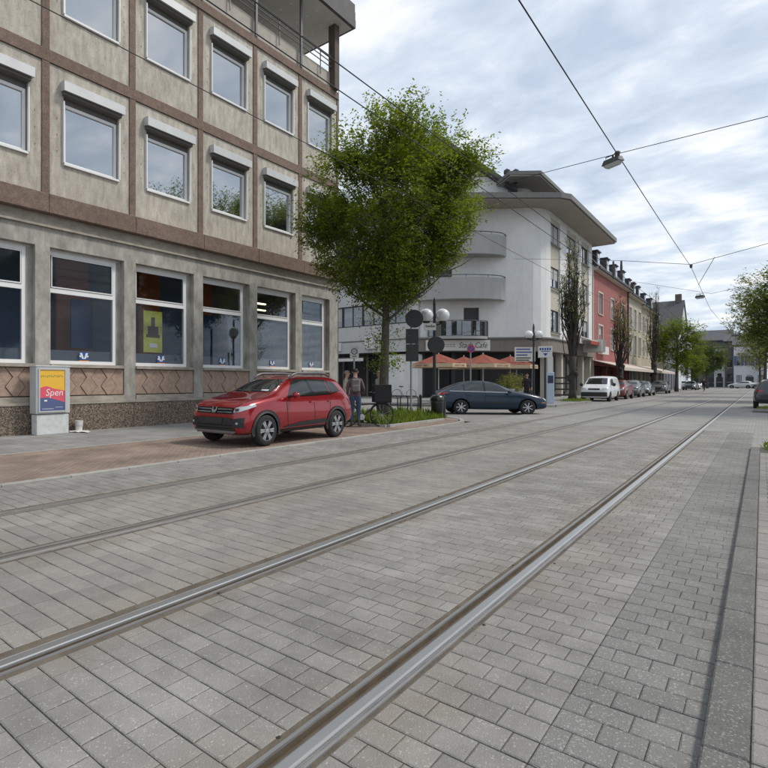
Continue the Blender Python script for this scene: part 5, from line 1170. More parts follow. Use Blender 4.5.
# red estate behind the van
stE = stB
RP, kp = simple_car('red_estate_car', 'dark red car parked behind the white van', (-8.75, 53.2, -0.03), R(-90), stR, WXR, 0.335, 'paint_maroon', 0.895,
    [[(0.52,1.06),(-0.36,1.065),(-0.36,1.44),(-0.02,1.435),(0.16,1.38)], [(-0.44,1.065),(-1.5,1.09),(-1.3,1.38),(-0.44,1.445)]], [(-0.60,1.145),(0.60,1.145),(0.5,1.43),(-0.5,1.43)], [(-0.48,1.14),(0.48,1.14),(0.42,1.40),(-0.42,1.40)], frontz=(0.70,0.84))
# dark car at the right edge and cars in the distance
DK, kd = simple_car('dark_car', 'black car parked at the right kerb seen from behind', (0.55, 39.6, 0.0), R(90), stR, WXR, 0.335, 'paint_black', 0.895,
    [[(0.52,1.06),(-0.36,1.065),(-0.36,1.44),(-0.02,1.435),(0.16,1.38)], [(-0.44,1.065),(-1.5,1.09),(-1.3,1.38),(-0.44,1.445)]], [(-0.60,1.145),(0.60,1.145),(0.5,1.43),(-0.5,1.43)], [(-0.50,1.14),(0.50,1.14),(0.44,1.40),(-0.44,1.40)], tailz=(0.84,0.98))
FARC = [('paint_white','white car parked across the far end, left of the junction',(-9.6,122.0),-20),('paint_white','white car standing in front of the white villa',(-2.7,141.0),150),('paint_silver','silver car right of the white one by the villa',(0.6,138.0),160),
        ('paint_grey','grey car under the far tree on the left side',(-8.4,112.0),-92)]
FARC += [('paint_grey','dark grey car parked along the kerb next after the dark red one',(-8.8,60.0),-90),('paint_black','black car parked along the terrace, third behind the white van',(-8.8,66.5),-90),('paint_grey','grey car parked near the far end of the awning',(-8.8,79.0),-90)]
for i, (pm, lab, (x, y), a) in enumerate(FARC):
    simple_car('far_car', lab, (x,y,-0.03), R(a), stB if i % 2 else stR, (1.40,-1.34) if i % 2 else WXR, 0.32, pm, 0.885,
      [[(0.62,1.02),(-1.5,1.05),(-1.2,1.34),(0.0,1.38)]] if i % 2 else [[(0.52,1.07),(-1.5,1.09),(-1.3,1.38),(-0.02,1.43)]], [(-0.58,1.15),(0.58,1.15),(0.48,1.36),(-0.48,1.36)], [(-0.46,1.12),(0.46,1.12),(0.44,1.32),(-0.44,1.32)], group='cars at the far end of the street' if i < 4 else 'cars parked along the terrace')
# ================================================================== people
mat('skin', (0.42,0.25,0.18), 0.6, var=0.06, scale=20); mat('jeans', (0.045,0.075,0.13), 0.9, var=0.25, scale=12, bump=0.3); mat('shoe', (0.05,0.045,0.045), 0.7, var=0.1)
mat('shirt_plaid', (0.05,0.055,0.085), 0.9, scale=16, stretch=(1,1,3), col2=(0.20,0.10,0.12), bump=0.2); mat('jacket_beige', (0.42,0.35,0.27), 0.9, var=0.2, scale=8, bump=0.3); mat('jacket_grey', (0.40,0.40,0.39), 0.9, var=0.15, scale=8); mat('cloth_black', (0.015,0.015,0.017), 0.9, var=0.1); mat('trousers_dark', (0.03,0.03,0.035), 0.9, var=0.15)
mat('hair_dark', (0.02,0.015,0.012), 0.7, var=0.2, scale=40, stretch=(1,1,0.3)); mat('hair_grey', (0.20,0.19,0.18), 0.7, var=0.2, scale=40); mat('bag_grey', (0.16,0.15,0.135), 0.9, var=0.2, scale=10, bump=0.3); mat('eye', (0.02,0.02,0.02), 0.3, var=0)
def person(label, loc, rz, J, top, legs, hair, sleeve=0.95, sc=1.0, shoe='shoe'):
    """J: overrides for joints; the figure faces +Y in its own frame"""
    j = dict(pel=(0,0,0.95), sp=(0,0.01,1.12), ch=(0,0.0,1.31), nb=(0,-0.01,1.46), nk=(0,0.0,1.53), h0=(0,0.025,1.60), h1=(0,0.025,1.67), h2=(0,0.01,1.735),
             shL=(-0.165,0,1.41), shR=(0.165,0,1.41), elL=(-0.23,-0.03,1.14), elR=(0.23,-0.03,1.14), wrL=(-0.235,0.09,0.92), wrR=(0.235,0.09,0.92), haL=(-0.23,0.12,0.855), haR=(0.23,0.12,0.855),
             hiL=(-0.095,0,0.89), hiR=(0.095,0,0.89), knL=(-0.10,0.03,0.50), knR=(0.10,0.03,0.50), anL=(-0.10,-0.02,0.10), anR=(0.10,-0.02,0.10), toL=(-0.125,0.13,0.035), toR=(0.125,0.13,0.035), heL=(-0.10,-0.06,0.04), heR=(0.10,-0.06,0.04))
    j.update(J)
    rad = dict(pel=(0.155,0.115), sp=(0.145,0.105), ch=(0.17,0.115), nb=(0.085,0.07), nk=(0.055,0.055), h0=(0.068,0.08), h1=(0.076,0.094), h2=(0.055,0.07), shL=(0.07,0.07), shR=(0.07,0.07), elL=(0.046,0.046), elR=(0.046,0.046), wrL=(0.031,0.031), wrR=(0.031,0.031), haL=(0.040,0.022), haR=(0.040,0.022),
               hiL=(0.098,0.10), hiR=(0.098,0.10), knL=(0.064,0.064), knR=(0.064,0.064), anL=(0.045,0.045), anR=(0.045,0.045), toL=(0.04,0.03), toR=(0.04,0.03), heL=(0.038,0.032), heR=(0.038,0.032))
    ed = [('pel','sp'),('sp','ch'),('ch','nb'),('nb','nk'),('nk','h0'),('h0','h1'),('h1','h2')]
    for s in 'LR':
        ed += [('ch','sh'+s),('sh'+s,'el'+s),('el'+s,'wr'+s),('wr'+s,'ha'+s),('pel','hi'+s),('hi'+s,'kn'+s),('kn'+s,'an'+s),('an'+s,'to'+s),('an'+s,'he'+s)]
        # five fingers, unequal, slightly curled; the thumb leaves the side of the palm
        h = Vector(j['ha'+s]); w_ = Vector(j['wr'+s]); d = (h-w_).normalized(); sgn = -1 if s == 'L' else 1
        side = d.cross(Vector((sgn,0,0))).normalized() if abs(d.x) < 0.9 else Vector((0,1,0)); inw = Vector((-sgn,0,0))
        for fi, (o_, ln) in enumerate(((-0.026,0.062),(-0.009,0.075),(0.009,0.078),(0.026,0.07))):
            a, b = f'f{fi}a{s}', f'f{fi}b{s}'; p = h+side*o_+d*0.025; j[a] = tuple(p+d*ln*0.5); j[b] = tuple(p+d*ln*0.9+inw*0.02); rad[a] = (0.0095,0.0095); rad[b] = (0.007,0.007); ed += [('ha'+s,a),(a,b)]
        j['ta'+s] = tuple(h-d*0.015-side*0.045+inw*0.008); j['tb'+s] = tuple(h+d*0.025-side*0.06+inw*0.018); rad['ta'+s] = (0.012,0.012); rad['tb'+s] = (0.008,0.008); ed += [('ha'+s,'ta'+s),('ta'+s,'tb'+s)]
    names = list(j); me = bpy.data.meshes.new('body'); me.from_pydata([j[n] for n in names], [(names.index(a), names.index(b)) for a, b in ed], []); me.update()
    o = bpy.data.objects.new('body', me); COL.objects.link(o); m = o.modifiers.new('k', 'SKIN'); m.use_smooth_shade = True
    sv_ = me.skin_vertices[0].data
    for i, n in enumerate(names): sv_[i].radius = rad[n]; sv_[i].use_root = (n == 'pel')
    m = o.modifiers.new('s', 'SUBSURF'); m.levels = m.render_levels = 2
    bme = eval_mesh(o, 'body'); bme.materials.clear()
    for k in (top, legs, 'skin', shoe): bme.materials.append(MATS[k])
    zb = j['pel'][2]-0.02; neck = Vector(j['nb']); elb = sleeve
    for p in bme.polygons:
        c = p.center
        dn = (c-Vector(j['nk'])).length; dh = (c-Vector(j['h1'])).length
        dhand = min((c-Vector(j['ha'+s])).length for s in 'LR'); dfoot = min(min((c-Vector(j['an'+s])).length, (c-Vector(j['to'+s])).length) for s in 'LR')
        if dh < 0.145 or dn < 0.075: p.material_index = 2
        elif dhand < 0.115+sleeve*0: p.material_index = 2
        elif dfoot < 0.115: p.material_index = 3
        else:
            da = min((c-Vector(j[a+s])).length for a in ('el','wr') for s in 'LR'); dl = min((c-Vector(j[a+s])).length-0.06 for a in ('hi','kn') for s in 'LR')
            p.material_index = 1 if (c.z < zb and dl < da) else 0
    # features of the face
    T = thing('person', label, 'person', loc, rz); T.scale = (sc,sc,sc); B = put(bme, 'body', T)
    h1 = Vector(j['h1'])
    f = MB(); f.tube([h1+Vector((0,0.088,0.02)), h1+Vector((0,0.108,-0.018)), h1+Vector((0,0.092,-0.026))], [0.008,0.014,0.008], 6)
    for s in (-1, 1): f.ball(h1+Vector((s*0.076,-0.01,-0.01)), 0.024, 8, 1.3)
    f.build('nose_and_ears', 'skin', B, smooth=True)
    f = MB()
    for s in (-1, 1): f.ball(h1+Vector((s*0.03,0.083,0.012)), 0.011, 8)
    f.box(h1.x-0.025,h1.x+0.025,h1.y+0.075,h1.y+0.088,h1.z-0.058,h1.z-0.050); f.build('eyes_and_mouth', 'eye', B)
    hr = MB(); c = h1+Vector((0,-0.018,0.018)); n1, n2 = 14, 7; vs = []
    for i in range(n2+1):
        for k in range(n1):
            a = 2*math.pi*k/n1; ph = math.pi*0.62*i/n2*(1.0 if math.sin(a) < 0.2 else 0.62); vs.append(c+Vector((0.086*math.sin(ph)*math.cos(a), 0.104*math.sin(ph)*math.sin(a), 0.088*math.cos(ph))))
    hr.add(vs, [(i*n1+k, i*n1+(k+1)%n1, (i+1)*n1+(k+1)%n1, (i+1)*n1+k) for i in range(n2) for k in range(n1)]); hr.build('hair', hair, B, smooth=True)
    return T
P1 = person('person in striped shirt and jeans with grey backpack, back turned, behind the red car', (-8.98, 14.05, 0.03), R(36), dict(wrR=(0.27,0.16,1.02), haR=(0.26,0.23,1.02), elR=(0.25,-0.04,1.16), knL=(-0.11,0.04,0.5), toR=(0.16,0.12,0.035)), 'shirt_plaid', 'jeans', 'hair_dark')
BP = thing('backpack', 'grey backpack on the back of the person in jeans', 'backpack', (-8.98,14.05,0.03), R(36))
b = MB(); b.box(-0.13,0.13,-0.30,-0.13,1.06,1.46); b.build('bag', 'bag_grey', BP, bevel=0.04)
b = MB(); b.box(-0.10,0.10,-0.345,-0.295,1.08,1.27); b.build('pocket', 'bag_grey', BP, bevel=0.02)
for s in (-1, 1): MB().tube([(s*0.10,-0.15,1.44),(s*0.115,-0.02,1.49),(s*0.12,0.11,1.40),(s*0.11,0.12,1.22),(s*0.11,-0.12,1.09)], 0.016, 5).build('strap', 'cloth_black', BP)
person('person in beige jacket standing behind the tail of the red car', (-10.15, 15.35, 0.036), R(-70), dict(wrL=(-0.18,0.26,1.10), haL=(-0.12,0.31,1.13), elL=(-0.24,0.02,1.15)), 'jacket_beige', 'trousers_dark', 'hair_grey', sc=0.98)
person('person in light grey jacket beyond the bicycle and tree trunk', (-10.75, 18.5, 0.04), R(150), dict(), 'jacket_grey', 'trousers_dark', 'hair_grey')
person('person in black clothes walking by the cafe shrub', (-10.05, 34.0, 0.09), R(-150), dict(knL=(-0.10,0.16,0.53), anL=(-0.10,0.12,0.12), toL=(-0.11,0.27,0.06), heL=(-0.10,0.08,0.05), knR=(0.10,-0.02,0.5), anR=(0.10,-0.2,0.13), toR=(0.11,-0.06,0.035), heR=(0.10,-0.25,0.09), wrR=(0.235,0.16,0.93), haR=(0.23,0.2,0.87)), 'cloth_black', 'cloth_black', 'hair_dark')

# ================================================================== bicycles
mat('bike_black', (0.015,0.015,0.016), 0.4, var=0.1); mat('bike_white', (0.6,0.6,0.6), 0.4, var=0.05); mat('saddle', (0.02,0.018,0.016), 0.7, var=0.1); mat('crate_black', (0.010,0.010,0.011), 0.75, var=0.2)
def bicycle(label, loc, rz, fm, crate=False, tilt=0.0, group=None):
    T = thing('bicycle', label, 'bicycle', loc, rz, group); T.rotation_euler = (tilt,0,rz)
    r = 0.345
    for x in (-0.53, 0.53):
        b = MB(); n = 26; b.tube([(x+r*math.cos(2*math.pi*i/n), 0, r+0.012+r*math.sin(2*math.pi*i/n)) for i in range(n+1)], 0.017, 6); W = b.build('wheel', 'tyre', T, smooth=True)
        b = MB()
        for i in range(14): a = math.pi*i/7; b.tube([(x,0.02*(-1)**i,r+0.012),(x+r*0.96*math.cos(a),0,r+0.012+r*0.96*math.sin(a))], 0.0022, 3)
        b.tube([(x,-0.05,r+0.012),(x,0.05,r+0.012)], 0.02, 6); b.build('spokes', 'chrome', W)
        b = MB(); b.tube([(x+(r+0.035)*math.cos(t), 0, r+0.012+(r+0.035)*math.sin(t)) for t in [R(15)+R(150)*i/10 for i in range(11)]], 0.016, 5); b.build('mudguard', fm, T)
    b = MB(); bb = (-0.08,0,0.30); st_ = (-0.20,0,0.78); hd = (0.36,0,0.86); h2_ = (0.40,0,0.70)
    for p, q in ((bb,st_),(bb,h2_),((-0.17,0,0.66),h2_),(hd,h2_)): b.tube([p,q], 0.017, 7)
    for s in (-0.045, 0.045): b.tube([bb,(-0.53,s,0.357)], 0.010, 5); b.tube([(-0.17,0,0.66),(-0.53,s,0.357)], 0.008, 5); b.tube([h2_,(0.53,s,0.357)], 0.010, 5)
    b.build('frame', fm, T)
    b = MB(); b.tube([hd,(0.33,0,1.02)], 0.013, 6); b.tube([(0.22,-0.30,1.04),(0.31,-0.20,1.06),(0.34,0,1.02),(0.31,0.20,1.06),(0.22,0.30,1.04)], 0.012, 6); b.build('handlebar', 'chrome', T)
    b = MB(); b.tube([st_,(-0.22,0,0.90)], 0.013, 6); b.prism([(-0.36,-0.09),(-0.26,-0.10),(-0.08,-0.025),(-0.05,0),(-0.08,0.025),(-0.26,0.10),(-0.36,0.09)], 0.90, 0.955); b.build('saddle', 'saddle', T)
    b = MB(); b.lathe([(0.001,-0.012),(0.09,-0.012),(0.09,0.0),(0.001,0.0)], (-0.08,-0.05,0.30), 14, axis='y'); b.tube([(-0.08,-0.06,0.30),(0.0,-0.09,0.16)], 0.010, 5); b.tube([(-0.08,0.06,0.30),(-0.16,0.09,0.44)], 0.010, 5); b.box(-0.04,0.05,-0.17,-0.08,0.15,0.17); b.box(-0.21,-0.12,0.08,0.17,0.43,0.45); b.build('crank', 'chrome', T)
    if crate:
        b = MB(); b.box(0.28,0.78,-0.22,0.22,0.74,0.76)
        for q in ((0.28,0.30,-0.22,0.22),(0.76,0.78,-0.22,0.22),(0.30,0.76,-0.22,-0.20),(0.30,0.76,0.20,0.22)): b.box(*q,0.76,1.28)
        b.build('crate', 'crate_black', T, bevel=0.01)
    return T
bicycle('black bicycle with a big black crate on its front beside the person in jeans', (-8.86, 14.36, 0.03), R(42), 'bike_black', crate=True)
bicycle('white bicycle leaning by the white curved wall across the side street', (-19.6, 37.3, 0.09), R(38), 'bike_white', tilt=R(6))
bicycle('black bicycle parked behind the tail of the red car', (-9.6, 13.3, 0.036), R(60), 'bike_black')
bicycle('bicycle ridden by the distant cyclist in the roadway', (-5.9, 97.0, 0.0), R(95), 'bike_black')
person('cyclist in dark clothes riding far down the roadway', (-5.9, 97.0, 0.0), R(5), dict(pel=(0,-0.22,1.0), sp=(0,-0.17,1.16), ch=(0,-0.08,1.34), nb=(0,0.0,1.48), nk=(0,0.02,1.54), h0=(0,0.06,1.61), h1=(0,0.06,1.68), h2=(0,0.05,1.745), shL=(-0.165,-0.04,1.43), shR=(0.165,-0.04,1.43), elL=(-0.25,0.1,1.22), elR=(0.25,0.1,1.22), wrL=(-0.27,0.24,1.10), wrR=(0.27,0.24,1.10), haL=(-0.27,0.29,1.07), haR=(0.27,0.29,1.07),
    hiL=(-0.095,-0.2,0.96), hiR=(0.095,-0.2,0.96), knL=(-0.10,0.16,0.78), knR=(0.10,0.10,0.62), anL=(-0.11,-0.1,0.50), anR=(0.11,-0.02,0.24), toL=(-0.12,0.05,0.44), toR=(0.12,0.13,0.18), heL=(-0.11,-0.15,0.45), heR=(0.11,-0.08,0.19)), 'cloth_black', 'trousers_dark', 'hair_dark')

# ================================================================== street furniture
mat('post_dark', (0.022,0.026,0.028), 0.5, var=0.15, scale=10); mat('globe_glass', (0.72,0.74,0.76), 0.15, var=0.03, coat=1.0); mat('sign_grey_back', (0.025,0.025,0.027), 0.6, var=0.15); mat('zinc', (0.30,0.31,0.32), 0.5, metal=0.4, var=0.1)
mat('sign_red', (0.50,0.02,0.03), 0.4, var=0); mat('sign_blue', (0.02,0.07,0.30), 0.4, var=0); mat('bin_black', (0.014,0.016,0.018), 0.35, var=0.15, coat=0.3); mat('totem_blue', (0.45,0.52,0.60), 0.5, var=0.06)
def lamp_post(label, loc, rz, h=4.1):
    T = thing('street_lamp', label, 'street lamp', loc, rz, 'globe street lamps')
    MB().lathe([(0.001,0),(0.11,0),(0.11,0.35),(0.075,0.45),(0.06,0.9),(0.05,h),(0.06,h+0.02),(0.03,h+0.25),(0.001,h+0.3)], n=12).build('post', 'post_dark', T)
    for s in (-1, 1):
        MB().tube([(0,0,h-0.75),(s*0.15,0,h-0.72),(s*0.30,0,h-0.66)], 0.025, 6).build('arm', 'post_dark', T)
        g = MB(); g.ball((s*0.30,0,h-0.38), 0.255, 20); G = g.build('globe', 'globe_glass', T, smooth=True)
        MB().lathe([(0.001,h-0.66),(0.12,h-0.66),(0.14,h-0.60),(0.11,h-0.58)], (s*0.30,0,0), 12).build('globe_collar', 'post_dark', G)
    return T
LA = lamp_post('dark lamp post with two white globes beside the litter bin', (-8.93, 19.35, 0.04), R(43), 4.2)
lamp_post('two globe lamp post on the cafe forecourt by the direction board', (-10.25, 36.0, 0.09), R(43), 4.55)
def mount(name, label, cat, loc, rz): return thing(name, label, cat, loc, rz)
an = R(43)
S1 = thing('street_name_sign', 'white street name plate on the lamp post below its globes', 'sign', (-8.93,19.35,0.04), an)
MB().box(-0.42,0.02,-0.115,-0.085,3.26,3.52).build('plate', 'sign_white', S1, bevel=0.005)
b = MB(); x = -0.36
for i in range(7): wd = 0.025+0.015*(i % 3); b.box(x,x+wd,-0.118,-0.1155,3.37,3.43+0.03*(i in (0,4))); x += wd+0.014
b.build('plate_print', 'sign_ink', S1)
S2 = thing('round_sign', 'dark back of a round traffic sign on the lamp post', 'sign', (-8.93,19.35,0.04), an)
MB().lathe([(0.001,-0.13),(0.31,-0.13),(0.32,-0.12),(0.31,-0.11),(0.001,-0.11)], (0.02,0,2.72), 28, axis='y').build('disc', 'sign_grey_back', S2)
MB().box(-0.05,0.09,-0.112,-0.05,2.66,2.78).build('clamp', 'zinc', S2)
SP = thing('sign_post', 'post with dark round sign and two dark boxes behind the tree trunk', 'sign', (-9.05, 17.75, 0.05), an)
MB().tube([(0,0,0),(0,0,3.9)], 0.035, 8).build('post', 'zinc', SP)
MB().lathe([(0.001,-0.06),(0.31,-0.06),(0.32,-0.05),(0.31,-0.04),(0.001,-0.04)], (0.10,0,3.56), 28, axis='y').build('disc', 'sign_grey_back', SP)
MB().box(-0.20,0.24,-0.07,-0.04,2.68,3.20).build('panel', 'sign_grey_back', SP); MB().box(-0.20,0.24,-0.07,-0.04,2.06,2.66).build('panel', 'sign_grey_back', SP)
ZS = thing('zone_sign', 'small white sign with a dark ring on a thin pole behind people', 'sign', (-10.95, 17.05, 0.04), an)
MB().tube([(0,0,0),(0,0,2.66)], 0.03, 8).build('post', 'zinc', ZS); pn = MB().box(-0.16,0.16,-0.06,-0.035,2.22,2.66).build('panel', 'sign_white', ZS, bevel=0.005)
MB().lathe([(0.085,-0.062),(0.12,-0.062),(0.12,-0.0605),(0.085,-0.0605)], (0,0,2.46), 20, axis='y').build('ring', 'sign_ink', pn); MB().box(-0.08,0.08,-0.0625,-0.0605,2.265,2.30).build('print', 'sign_ink', pn)
letters('30', 0.12, 'sign_ink', pn, (0,-0.0625,2.46), R(-90), depth=0.001)
NP = thing('no_parking_sign', 'round blue sign with red rim on a pole before the parasols', 'sign', (-11.6, 29.6, 0.09), an)
MB().tube([(0,0,0),(0,0,3.3)], 0.035, 8).build('post', 'zinc', NP); dk = MB().lathe([(0.001,-0.07),(0.20,-0.07),(0.20,-0.05),(0.001,-0.05)], (0,0,3.08), 24, axis='y').build('disc', 'sign_blue', NP)
b = MB(); b.lathe([(0.16,-0.074),(0.21,-0.074),(0.21,-0.045),(0.16,-0.071)], (0,0,3.08), 24, axis='y'); b.obox((0,-0.074,3.08), (0.12,0,0.12), (0,0.002,0), (-0.018,0,0.018)); b.build('rim', 'sign_red', dk)
DB = thing('direction_board', 'white direction board with blue lines above the walking person', 'sign', (-10.9, 36.4, 0.09), an)
for x in (-0.5, 0.5): MB().tube([(x,0,0),(x,0,3.4)], 0.04, 8).build('post', 'zinc', DB)
bd = MB().box(-0.64,0.64,-0.08,-0.05,2.55,3.45).build('board', 'sign_white', DB)
for z in (3.32, 3.14, 2.96, 2.78, 2.64): MB().box(-0.55,0.1+0.35*rng.random(),-0.083,-0.0805,z-0.045,z+0.03).build('board_line', 'sign_blue' if z > 2.9 else 'sign_ink', bd)
TS = thing('light_box_sign', 'blue and white sign box on a dark pole at the forecourt corner', 'sign', (-8.78, 32.9, 0.09), R(25))
MB().tube([(0,0,0),(0,0,2.7)], 0.05, 8).build('post', 'post_dark', TS); bx_ = MB().box(-0.34,0.34,-0.10,0.10,2.62,3.24).build('box', 'sign_white', TS, bevel=0.01)
b = MB()
for i in range(5): b.box(-0.29+0.12*i,-0.21+0.12*i,-0.104,-0.1005,3.02,3.16)
b.box(-0.22,0.22,-0.104,-0.1005,2.94,2.98); b.add([(-0.12,-0.103,2.86),(0.12,-0.103,2.86),(0,-0.103,2.70)], [(0,2,1)]); b.build('box_print', 'sign_blue', bx_)
TO = thing('totem', 'pale blue information column behind the blue and white sign box', 'totem', (-9.15, 35.3, 0.09), R(25))
MB().box(-0.20,0.20,-0.12,0.12,0.0,1.85).build('column', 'totem_blue', TO, bevel=0.02); MB().box(-0.15,0.15,-0.124,-0.1205,1.2,1.65).build('screen', 'sign_navy', TO); MB().box(-0.14,0.14,-0.08,0.08,1.85,2.75).build('upper_column', 'sign_white', TO)
# litter bin
BN = thing('litter_bin', 'black rounded litter bin at the foot of the lamp post', 'bin', (-8.66, 19.0, 0.04), 0)
MB().lathe([(0.001,0.06),(0.17,0.06),(0.20,0.12),(0.235,0.60),(0.24,0.66),(0.001,0.66)], n=20).build('body', 'bin_black', BN, smooth=True)
MB().lathe([(0.25,0.66),(0.255,0.72),(0.22,0.82),(0.12,0.88),(0.001,0.90)], n=20).build('lid', 'bin_black', BN, smooth=True); MB().box(-0.12,0.12,-0.255,-0.225,0.68,0.75).build('slot', 'seam', BN); MB().lathe([(0.001,0),(0.12,0),(0.12,0.06),(0.001,0.06)], n=14).build('foot', 'post_dark', BN)
# bollards and bicycle stands
bo = [(-8.52,19.25,'black bollard right of the litter bin'),(-8.72,19.75,'black bollard just behind the litter bin'),(-9.75,19.9,'black bollard left of the lamp post'),(-8.9,30.6,'black bollard at the cafe forecourt corner behind the blue car')]
for i, (x, y, lab) in enumerate(bo):
    T = thing('bollard', lab, 'bollard', (x,y,0.04 if y < 25 else 0.09), 0, 'black bollards'); MB().lathe([(0.001,0),(0.05,0),(0.05,0.74),(0.001,0.74)], n=10).build('post', 'post_dark', T); MB().lathe([(0.055,0.74),(0.06,0.78),(0.045,0.84),(0.001,0.86)], n=10).build('cap', 'post_dark', T)
for i, (x, y) in enumerate(((-10.3,20.05),(-10.75,20.05),(-11.2,20.05))):
    T = thing('bicycle_stand', ['dark hoop bicycle stand nearest the lamp post','dark hoop bicycle stand, middle of three by the bank corner','dark hoop bicycle stand farthest from the lamp post'][i], 'bicycle stand', (x,y,0.04), R(40), 'hoop stands')
    MB().tube([(-0.35,0,0),(-0.35,0,0.68),(-0.28,0,0.78),(0.28,0,0.78),(0.35,0,0.68),(0.35,0,0)], 0.025, 7).build('hoop', 'post_dark', T); MB().tube([(-0.35,0,0.4),(0.35,0,0.4)], 0.018, 6).build('crossbar', 'post_dark', T)

# ================================================================== cafe parasols, tables, chairs
mat('parasol_red', (0.23,0.058,0.034), 0.85, var=0.1, scale=3); mat('fringe_cream', (0.55,0.42,0.28), 0.9, var=0.15, scale=10); mat('parasol_print', (0.20,0.04,0.03), 0.9, var=0); mat('chair_white', (0.62,0.62,0.61), 0.5, var=0.05); mat('rattan', (0.045,0.035,0.03), 0.8, var=0.2, scale=30)
def parasol(label, loc, rz, w_=1.5, zt=2.95):
    T = thing('parasol', label, 'parasol', loc, rz, 'red cafe parasols')
    ze = zt-0.62; b = MB(); n = 8; rim = []
    for k in range(n):
        a = 2*math.pi*k/n+math.pi/8; rr = w_/max(abs(math.cos(a)), abs(math.sin(a)))*0.98 if False else w_*1.05; rim.append(Vector((rr*math.cos(a), rr*math.sin(a), ze)))
    for k in range(n):
        p, q = rim[k], rim[(k+1)%n]; mid = (p+q)/2+Vector((0,0,0.05)); t = Vector((0,0,zt)); b.add([t, p, mid, q, (t+mid)/2-Vector((0,0,0.05))], [(0,1,4),(1,2,4),(2,3,4),(3,0,4)])
    C_ = b.build('canopy', 'parasol_red', T)
    for k in range(n):
        p, q = rim[k], rim[(k+1)%n]; m_ = MB(); m_.add([p*1.002+Vector((0,0,0.01)), q*1.002+Vector((0,0,0.01)), q*1.01-Vector((0,0,0.24)), p*1.01-Vector((0,0,0.24))], [(0,3,2,1)]); m_.build('valance', 'fringe_cream', C_)
        u = (p+q)/2; an_ = math.atan2(u.y, u.x)
        if k % 2 == 0: letters('STADT CAFE', 0.15, 'parasol_print', C_, (u.x*1.02, u.y*1.02, ze-0.11), an_, depth=0.001)
    b = MB()
    for p in rim: b.tube([(0,0,zt-0.45), p-Vector((0,0,0.02))], 0.010, 4)
    b.build('ribs', 'rattan', T); MB().tube([(0,0,0),(0,0,zt+0.08)], 0.028, 8).build('pole', 'sign_white', T); MB().lathe([(0.001,0),(0.32,0),(0.32,0.07),(0.06,0.10),(0.001,0.10)], n=16).build('base', 'kerb_stone', T)
parasol('red cafe parasol at left, partly behind the lamp post', (-14.0, 30.9, 0.09), R(30)); parasol('red cafe parasol in the middle of the row', (-12.3, 33.3, 0.09), R(20)); parasol('red cafe parasol nearest the direction board', (-11.9, 36.9, 0.09), R(40)); parasol('red cafe parasol behind the middle one', (-14.4, 35.6, 0.09), R(10))
def chair(m, name, label, loc, rz, group):
    T = thing(name, label, 'chair', loc, rz, group); MB().box(-0.22,0.22,-0.22,0.22,0.43,0.47).build('seat', m, T, bevel=0.01); MB().extr([(-0.22,0.47),(-0.19,0.47),(-0.25,0.88),(-0.28,0.88)], 'x', -0.21, 0.21).build('backrest', m, T)
    for sx in (-1, 1):
        for sy in (-1, 1): MB().tube([(sx*0.19,sy*0.19,0.43),(sx*0.21,sy*0.21,0)], 0.016, 5).build('leg', m, T)
    return T
def table(label, loc, group):
    T = thing('cafe_table', label, 'table', loc, 0, group); MB().lathe([(0.001,0.70),(0.36,0.70),(0.37,0.715),(0.36,0.73),(0.001,0.73)], n=20).build('table_top', 'rattan', T); MB().tube([(0,0,0.02),(0,0,0.70)], 0.03, 7).build('column', 'post_dark', T); MB().lathe([(0.001,0),(0.22,0),(0.22,0.02),(0.001,0.03)], n=14).build('foot', 'post_dark', T)
for i, (x, y) in enumerate(((-10.6,34.7),(-11.2,34.2),(-10.7,32.8))):
    chair('chair_white', 'cafe_chair', ['white cafe chair right of the potted shrub','white cafe chair close behind the potted shrub','white cafe chair in front of the potted shrub'][i], (x,y,0.09), R(40+60*i), 'white chairs at the cafe')
ci = 0
for i, y in enumerate((64.5, 68.5, 72.5, 76.5, 80.5, 84.5)):
    table(f'dark table of the awning terrace, {("first","second","third","fourth","fifth","sixth")[i]} from the near end', (-10.6,y,0.09), 'terrace tables')
    for s in (-1, 1):
        chair('rattan', 'terrace_chair', f'dark chair on the {"near" if s < 0 else "far"} side of the {("first","second","third","fourth","fifth","sixth")[i]} terrace table', (-10.6,y+s*0.75,0.09), 0 if s < 0 else math.pi, 'terrace chairs')
for i, y in enumerate((62.6, 66.5, 70.5, 74.5, 78.5)):
    T = thing('planter_fence', f'low dark terrace screen along the kerb, {("first","second","third","fourth","fifth")[i]} from the near end', 'screen', (-9.95,y,0.09), 0, 'terrace screens')
    for z in (0.25, 0.5, 0.75): MB().box(-0.03,0.03,-1.5,1.5,z-0.08,z+0.08).build('slat', 'rattan', T)
    for s in (-1.45, 0, 1.45): MB().box(-0.04,0.04,s-0.04,s+0.04,0,0.95).build('post', 'post_dark', T)
# shop rack and dark slatted screens beside the van
SC = thing('slatted_rack', 'dark slatted rack between the information column and the tree', 'rack', (-10.4, 42.6, 0.09), R(20))
for z in (0.3, 0.7, 1.1, 1.5): MB().box(-0.9,0.9,-0.25,0.25,z,z+0.10).build('shelf', 'post_dark', SC)
for x in (-0.9, 0.9): MB().box(x-0.03,x+0.03,-0.25,0.25,0,1.7).build('side', 'post_dark', SC)
SG = thing('shop_sign', 'white projecting shop sign above the van', 'sign', (-12.2, 58.5, 0))
MB().box(0.0,1.5,-0.9,0.9,4.1,5.2).build('box', 'sign_white', SG); MB().box(-0.15,0.0,-0.3,0.3,4.5,4.8).build('bracket', 'post_dark', SG); MB().box(0.3,1.2,-0.93,-0.905,4.4,4.9).build('mark', 'blind_grey', SG)
PV = thing('striped_awning', 'small striped awning with red edge above the shop left of the van', 'awning', (-11.6, 56, 0))
